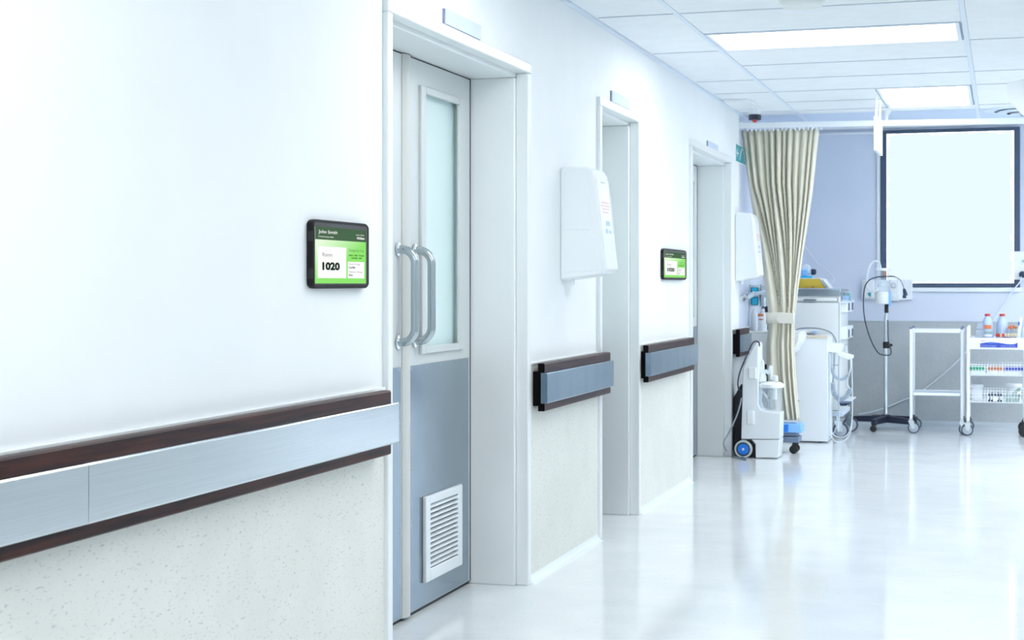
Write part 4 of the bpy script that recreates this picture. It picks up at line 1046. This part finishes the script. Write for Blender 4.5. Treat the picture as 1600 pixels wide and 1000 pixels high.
# ================================================================== WALL SERVICE PANELS
def panel(name, label, pxa, pya, pxb, pyb, dep=.05):
    p0, p1 = atY(pxa, pya, YB), atY(pxb, pyb, YB)
    t = thing(name, label, 'wall panel', ((p0.x + p1.x) / 2, YB, p1.z))
    obj('backing', box(p0.x, p1.x, YB - dep, YB, p1.z, p0.z), 'white2', t, .006)
    return t, p0, p1
YP = YB - .05
t, p0, p1 = panel('service_panel', 'white medical service panel with gauge behind the drip stand', 1347, 437.5, 1426, 468.5)
mp0, mp1 = atY(1390, 437, YP), atY(1405, 470, YP)
obj('gauge_block', box(mp0.x, mp1.x, YP - .03, YP + .001, mp1.z, mp0.z), 'white', t, .005)
g = atY(1396.5, 446, YP - .03)
gd = obj('gauge', lathe([(.020, -.014), (.024, -.012), (.024, 0)], (g.x, YP - .03, g.z), 22, axis='y'), 'castor_grey', t)
obj('dial', lathe([(.018, -.0150), (.018, -.0142)], (g.x, YP - .03, g.z), 18, axis='y'), 'white', gd)
obj('needle', box(g.x - .002, g.x + .012, YP - .0462, YP - .0452, g.z - .001, g.z + .002), 'ink', gd)
lb0, lb1 = atY(1351, 438, YP), atY(1366, 466, YP)
obj('socket_block', box(lb0.x, lb1.x, YP - .02, YP + .001, lb1.z, lb0.z), 'white', t, .005)
s0, s1 = atY(1356, 457, YP - .02), atY(1361, 463.5, YP - .02)
obj('teal_switch', prism([(s0.x, s0.z), (s1.x, s0.z), (s1.x, s1.z), ((s0.x + s1.x) / 2, s1.z), (s0.x, (s0.z + s1.z) / 2)], 'y', YP - .026, YP - .019), 'teal', t)
s0, s1 = atY(1393, 460, YP - .03), atY(1399, 466, YP - .03)
obj('outlet_button', box(s0.x, s1.x, YP - .036, YP - .029, s1.z, s0.z), 'white2', t, .003)
t, p0, p1 = panel('socket_panel', 'white socket panel with black plug right of the window', 1584, 393, 1622, 437)
g = atY(1599, 408, YP)
obj('round_socket', lathe([(.024, -.006), (.030, -.004), (.030, .001)], (g.x, YP, g.z), 20, axis='y'), 'pblue2', t)
obj('socket_core', lathe([(.010, -.008), (.012, -.0061)], (g.x, YP, g.z), 12, axis='y'), 'grey_green', t)
obj('seam', box(p0.x + .003, p1.x - .003, YP - .002, YP + .001, (p0.z + p1.z) / 2 - .02, (p0.z + p1.z) / 2 - .016), 'pblue2', t)
g = atY(1597.5, 429, YP)
obj('black_plug', lathe([(.014, -.05), (.026, -.045), (.03, -.02), (.03, .001)], (g.x, YP, g.z), 16, axis='y'), 'ink', t)
cy_ = YB - .03
tag(obj('power_cable', tube(smooth_path([P3(1596, 432, YP - .045), P3(1594, 440, YP - .03), P3(1580, 458, YP), P3(1553, 499, cy_), P3(1500, 560, cy_), P3(1470, 588, cy_), P3(1446, 607, cy_), P3(1431, 617, cy_), P3(1410, 626, cy_), P3(1384, 637, cy_), P3(1360, 644, cy_), P3(1342, 647, cy_)], 8), .0055, 8), 'tube'), 'long white cable slung along the back wall to the floor', 'cable')

# ================================================================== EMPTY TROLLEY FRAME
FY = 14.02
a0, a1 = atY(1423.5, 600, FY).x, atY(1503, 600, FY).x
FD = .40
zt_ = atY(1465, 516, FY).z
t = thing('trolley_frame', 'empty white tubular trolley frame with shelf and castors', 'trolley', ((a0 + a1) / 2, FY + FD / 2, 0))
for x in (a0, a1):
    for y in (FY, FY + FD):
        obj('leg', box(x - .012, x + .012, y - .012, y + .012, .12, zt_ + .008), 'white', t, .005)
        castor(t, x, y, .050, .03, top=.13, trail=(.022, 0))
        obj('stopper', cyl((x + .0, y, zt_ + .008), (x + .0, y, zt_ + .026), .012, 10), 'slate', t)
for y in (FY, FY + FD):
    obj('top_rail', box(a0 + .017, a1 - .017, y - .011, y + .011, zt_ - .022, zt_ + .004), 'white', t, .004)
for x in (a0, a1):
    obj('side_rail', box(x - .011, x + .011, FY + .014, FY + FD - .014, zt_ - .022, zt_ + .004), 'white', t, .004)
zs = atY(1465, 616, FY).z
for y in (FY, FY + FD):
    obj('shelf_rail', box(a0 + .017, a1 - .017, y - .010, y + .010, zs - .012, zs + .012), 'white', t, .004)
obj('shelf', box(a0 + .01, a1 - .01, FY + .010, FY + FD - .010, zs - .006, zs + .002), 'pblue2', t)

# ================================================================== STOCKED CART
GY = 13.95
b0 = atY(1512.5, 600, GY).x; b1 = atY(1600, 600, GY).x + .01
GD = .42
t = thing('supply_cart', 'white supply cart with labelled tray and two wire baskets', 'trolley', ((b0 + b1) / 2, GY + GD / 2, 0))
ztray = atY(1560, 528, GY).z; ztb = atY(1560, 546, GY).z
zpt = atY(1512, 510, GY).z
for x in (b0, b1):
    for y in (GY, GY + GD):
        obj('post', tube([(x, y, .12), (x, y, zpt - .01), (x, y, zpt)], [.014, .014, .008], 12), 'white', t)
        castor(t, x, y, .050, .03, 'castor_grey' if x == b0 else 'black', 'castor_dark' if x == b0 else 'black', top=.13, trail=(-.006, 0))
ZT0 = ztray - .05
obj('top_tray', boxes([(b0 + .012, b1 - .012, GY - .012, GY - .004, ztb, ztray), (b0 + .012, b1 - .012, GY + GD - .004, GY + GD + .004, ztb, ztray), (b0 + .012, b0 + .02, GY - .004, GY + GD - .004, ztb, ztray), (b1 - .02, b1 - .012, GY - .004, GY + GD - .004, ztb, ztray), (b0 + .02, b1 - .02, GY - .004, GY + GD - .004, ZT0 - .008, ZT0)]), 'white2', t, .003)
# printed label on the tray lip
q0, q1 = atY(1531.5, 529.3, GY - .012), atY(1590, 543.5, GY - .012)
lbx = obj('printed_label', box(q0.x, q1.x, GY - .0145, GY - .0122, q1.z, q0.z), 'white', t)
W_, H_ = q1.x - q0.x, q0.z - q1.z
wave = [(q0.x, q1.z), (q1.x, q1.z), (q1.x, q1.z + H_ * .60)] + [(q0.x + W_ * (1 - k / 14), q1.z + H_ * (.52 + .13 * math.sin(2 * math.pi * (.54 + (1 - k / 14) * .98) + 2.6) + .05 * (1 - k / 14 - .5))) for k in range(1, 15)]
obj('blue_wave', prism(wave, 'y', GY - .0152, GY - .0147), 'royal', lbx)
dl = GY - .0156
for k, m_ in ((0, 'royal'), (1, 'purple')):
    pts = [(q0.x + W_ * .075 + (1 if k else -1) * W_ * .003 + (1 if k else -1) * .011 * math.sin(i * math.pi / 8), q0.z - H_ * .25 + .010 * math.cos(i * math.pi / 8)) for i in range(9)]
    pts += [(q0.x + W_ * .075 + (1 if k else -1) * W_ * .003 + (1 if k else -1) * .005 * math.sin(i * math.pi / 8), q0.z - H_ * .25 + .010 * math.cos(i * math.pi / 8)) for i in range(7, 0, -1)]
    obj('emblem_half', prism(pts, 'y', dl, dl + .0006), m_, lbx)
text('label_title', 'Mercy care', 'grey_cable', lbx, 'Y', q0.x + W_ * .16, q0.z - H_ * .30, W_ * .17, H_ * .17, dl)
text('label_subtitle', 'Emergency Supply Kits', 'pblue', lbx, 'Y', q0.x + W_ * .19, q0.z - H_ * .52, W_ * .27, H_ * .13, dl)
text('label_number', 'Tel: Supplies', 'pblue', lbx, 'Y', q0.x + W_ * .54, q0.z - H_ * .32, W_ * .19, H_ * .13, dl)
text('label_number', '011 482 330', 'pblue', lbx, 'Y', q0.x + W_ * .79, q0.z - H_ * .34, W_ * .17, H_ * .12, dl)
text('label_line', 'Emergency telephone', 'plate', lbx, 'Y', q0.x + W_ * .03, q1.z + H_ * .19, W_ * .42, H_ * .095, dl, .0)
text('label_line', 'Tel: (011) 482 3300', 'plate', lbx, 'Y', q0.x + W_ * .03, q1.z + H_ * .04, W_ * .38, H_ * .095, dl, .0)
text('label_line', 'Supply reordering', 'plate', lbx, 'Y', q0.x + W_ * .55, q1.z + H_ * .19, W_ * .37, H_ * .095, dl, .0)
text('label_line', 'Tel: (011) 482 3700', 'plate', lbx, 'Y', q0.x + W_ * .55, q1.z + H_ * .04, W_ * .40, H_ * .095, dl, .0)
def basket(py0, py1):
    za, zb = atY(1560, py1, GY).z, atY(1560, py0, GY).z
    bm = bmesh.new(); r = .0024; x0, x1 = b0 + .014, b1 - .014; ya, yb = GY - .008, GY + GD
    for z in (za, (za * .52 + zb * .48), zb - .018, zb):
        for y in (ya, yb): cyl((x0, y, z), (x1, y, z), r, 6, bm)
        for x in (x0, x1): cyl((x, ya, z), (x, yb, z), r, 6, bm)
    n = 18
    for i in range(n + 1):
        x = x0 + (x1 - x0) * i / n; big = r * (1.6 if i in (6, 11) else .8)
        for y in (ya, yb): cyl((x, y, za), (x, y, zb), big, 6, bm)
        cyl((x, ya, za), (x, yb, za), r * .8, 6, bm)
    for j in range(7):
        y = ya + (yb - ya) * j / 6
        cyl((x0, y, za), (x1, y, za), r * .8, 6, bm)
        for x in (x0, x1): cyl((x, y, za), (x, y, zb), r * .8, 6, bm)
    obj('wire_basket', bm, 'white', t)
    xm = (x0 + x1) / 2
    obj('basket_tag', box(xm - .028, xm + .004, ya - .008, ya - .004, za + .012, (za + zb) / 2 - .004), 'white', t)
    return za + .005
cart = t
zk1 = basket(570, 587); zk2 = basket(611.5, 629)
# cartons in the upper basket
def carton(name, label, grp, xpx, m_, h, z, Y=GY + .02, wpx=4.6, two=True):
    xx = atY(xpx, 578, Y).x; wd = wpx * 14 / F / 2
    o = thing(name, label, 'carton', (xx, Y + .03, z), grp)
    obj('sleeve', box(xx - wd, xx + wd, Y, Y + .06, z, z + h * .45), 'white2', o, .002)
    obj('top_half', box(xx - wd, xx + wd, Y, Y + .06, z + h * .45, z + h), m_, o, .002)
    return o
hh = atY(1560, 571.5, GY).z - zk1
ORD = ['first', 'second', 'third', 'fourth', 'fifth', 'sixth', 'seventh']
for i, xp in enumerate((1516.3, 1521.4, 1526.3, 1531, 1536)):
    carton('supply_carton', 'green-topped carton, %s from left, in the upper wire basket' % ORD[i], 'green cartons', xp, 'green', hh * .9, zk1)
for i, xp in enumerate((1546.3, 1551, 1556, 1561, 1566)):
    carton('supply_carton', 'orange-topped carton, %s orange from left, in the upper wire basket' % ORD[i], 'orange cartons', xp, 'rust', hh * .9, zk1)
for i, xp in enumerate((1572, 1576.6, 1581.5, 1586.4, 1591.3, 1596)):
    carton('supply_carton', 'blue-topped carton, %s blue from left, in the upper wire basket' % ORD[i], 'blue cartons', xp, 'royal', hh * .9, zk1)
for i, xp in enumerate((1546, 1550.5, 1555.5, 1560.5, 1565)):
    o = thing('dark_pack', 'dark blue pack, %s from left, in the lower wire basket' % ORD[i], 'pack', P3(xp, 628, GY + .05), 'dark packs'); o.location.z = zk2
    xx = o.location.x
    obj('wrapper', box(xx - .011, xx + .011, GY + .02, GY + .09, zk2, zk2 + hh * (.85 + .1 * (i % 2))), 'ink', o, .003)
    obj('white_strip', box(xx - .0112, xx - .002 + .004 * (i % 3), GY + .0185, GY + .0198, zk2 + hh * .2, zk2 + hh * .62), 'white2', o)
for i, xp in enumerate((1574, 1580, 1586, 1591)):
    o = thing('green_pack', 'grey-green pouch, %s from left, leaning in lower wire basket' % ORD[i], 'pack', P3(xp, 628, GY + .04), 'grey green pouches'); o.location.z = zk2
    xx = o.location.x
    obj('pouch', prism([(xx - .017, zk2), (xx + .006, zk2), (xx + .022, zk2 + hh * .85), (xx - .001, zk2 + hh * .9)], 'y', GY + .015 + .006 * (i % 2), GY + .045), 'grey_green', o, .003)
def tub(label, xpx, ptop, r):
    Y = GY + .2; c = atY(xpx, 620, Y); zt2 = atY(xpx, ptop, Y).z
    o = thing('plastic_tub', label, 'tub', (c.x, Y, zk2))
    obj('pail', lathe([(r * .86, zk2), (r * .92, zk2 + .004), (r, zt2 - .02)], (c.x, Y, 0), 26), 'white2', o)
    obj('lid', lathe([(r * 1.02, zt2 - .026), (r * 1.1, zt2 - .024), (r * 1.1, zt2 - .004), (r * 1.03, zt2)], (c.x, Y, 0), 26), 'white', o)
tub('round white lidded tub at left of the lower wire basket', 1525, 600.5, .056)
tub('round white lidded tub at right of the lower wire basket', 1584, 599.5, .062)
Q = P3(1592, 610, GY + .05)
o = thing('rolled_pack', 'green and white roll slanting across the right tub', 'pack', Q)
pa, pb = P3(1581, 618, GY + .055), P3(1594, 607, GY + .055)
obj('roll', tube([pa, pb], .014, 12), 'grey_green', o)
obj('roll_end', tube([pb, P3(1597, 604.5, GY + .055)], .017, 12), 'white2', o)
# things on the top tray
ZB = ZT0 + .0005
def jug(label, xpx, labelled):
    Y = GY + .16; c = atY(xpx, 520, Y); top = atY(xpx, 494, Y).z - ZB
    o = thing('plastic_jug', label, 'bottle', (c.x, Y, ZB)); r = .050
    bm = lathe([(r * .92, 0), (r, .008), (r, top * .62), (r * .95, top * .72), (r * .78, top * .85), (r * .45, top * .97), (r * .38, top)], (c.x, Y, ZB), 24)
    obj('jug_body', bm, 'milk', o)
    obj('red_cap', lathe([(r * .42, top), (r * .45, top + .003), (r * .45, top + .018), (r * .4, top + .021)], (c.x, Y, ZB), 18), 'red', o)
    if labelled:
        for za, zb, a0_, a1_, m_ in ((.53, .67, 238, 308, 'orange'), (.35, .43, 225, 320, 'grey_green'), (.24, .32, 225, 320, 'white')):
            bm = bmesh.new(); ra = [], []
            for k in range(9):
                an = math.radians(a0_ + (a1_ - a0_) * k / 8)
                for q, z in ((0, za), (1, zb)): ra[q].append(bm.verts.new((c.x + (r + .001) * math.cos(an), Y + (r + .001) * math.sin(an), ZB + top * z)))
            for k in range(8): bm.faces.new([ra[0][k], ra[0][k + 1], ra[1][k + 1], ra[1][k]])
            obj('sticker', bm, m_, o)
    else:
        obj('moulded_seam', box(c.x - .003, c.x + .003, Y - r - .001, Y - r + .01, ZB + top * .1, ZB + top * .62), 'white2', o, .001)
jug('translucent jug with red cap and orange sticker on supply cart', 1543, True)
jug('plain translucent jug with red cap on supply cart', 1566, False)
ORD9 = ORD + ['eighth', 'ninth']
Y = GY + .10; c = atY(1530.5, 520, Y)
o = thing('clear_holder', 'clear plastic holder at left end of the cart tray', 'holder', (c.x, Y, ZB))
z1_ = atY(1530, 515, Y).z; z2_ = atY(1530, 503, Y).z
obj('lower_box', box(c.x - .036, c.x + .036, Y - .03, Y + .03, ZB, z1_), 'clear2', o, .003)
obj('back_sheet', prism([(c.x - .028, z1_), (c.x + .03, z1_), (c.x + .028, z2_ + .01), (c.x + .015, z2_), (c.x - .02, z2_ - .006)], 'y', Y + .01, Y + .02), 'clear2', o, .002)
for i, (xp, cm) in enumerate(((1557.5, 'red'), (1560.5, 'red'), (1564, 'cream'), (1567.3, 'red'), (1571, 'cream'), (1575, 'cream'), (1579.5, 'cream'), (1583, 'cream'), (1586.5, 'cream'))):
    Y = GY + .035; c = atY(xp, 526, Y); top = atY(xp, 521.5, Y).z - ZB
    o = thing('vial', 'small vial with dark red cap, %s in the front row' % ORD9[i] if cm == 'red' else 'small vial with cream cap, %s in the front row' % ORD9[i], 'vial', (c.x, Y, ZB), 'red capped vials' if cm == 'red' else 'cream capped vials')
    obj('glass', lathe([(.0085, 0), (.009, .003), (.009, top * .62), (.007, top * .7)], (c.x, Y, ZB), 12), 'purple' if xp in (1575, 1571) else 'clear2', o)
    obj('cap', lathe([(.0088, top * .70), (.0098, top * .72), (.0098, top), (.008, top + .002)], (c.x, Y, ZB), 12), cm, o)
for i, (xp, yp) in enumerate(((1576, 512), (1579, 510), (1581, 512.5), (1583.5, 510), (1587, 512))):
    Y = GY + .10 + .012 * (i % 2); c = atY(xp, 520, Y); top = atY(xp, yp, Y).z - ZB
    o = thing('syringe', 'upright syringe with orange cap, %s from left, beside right jug' % ORD[i], 'syringe', (c.x, Y, ZB), 'orange capped syringes')
    obj('barrel', lathe([(.006, 0), (.006, top - .014), (.003, top - .01)], (c.x, Y, ZB), 10), 'clear2', o)
    obj('cap', lathe([(.008, top - .01), (.010, top - .006), (.010, top + .006), (.006, top + .010)], (c.x, Y, ZB), 10), 'orange', o)
Y = GY + .06
o = thing('paper_packet', 'tall white packet leaning at right end of cart tray', 'packet', P3(1595, 528, Y)); o.location.z = ZB
A_ = lambda px, py: (atY(px, py, Y).x, max(ZB, atY(px, py, Y).z))
obj('sheet', prism([A_(1588, 531), A_(1594, 531), A_(1598, 497), A_(1594, 495)], 'y', Y, Y + .04), 'white', o, .003)
obj('sheet', prism([A_(1595, 531), A_(1598, 531), A_(1604, 492), A_(1599, 494)], 'y', Y + .01, Y + .05), 'milk', o, .003)
obj('blue_print', prism([A_(1590.5, 507), A_(1592.5, 510), A_(1593.5, 504), A_(1591.5, 502)], 'y', Y - .002, Y + .001), 'royal', o)
o = tag(obj('green_packet', box(atY(1598, 530, GY + .05).x, b1 - .014, GY + .12, GY + .16, ZB, ZB + .06), 'green', None, .003), 'dark green packet at far right of the cart tray', 'packet')
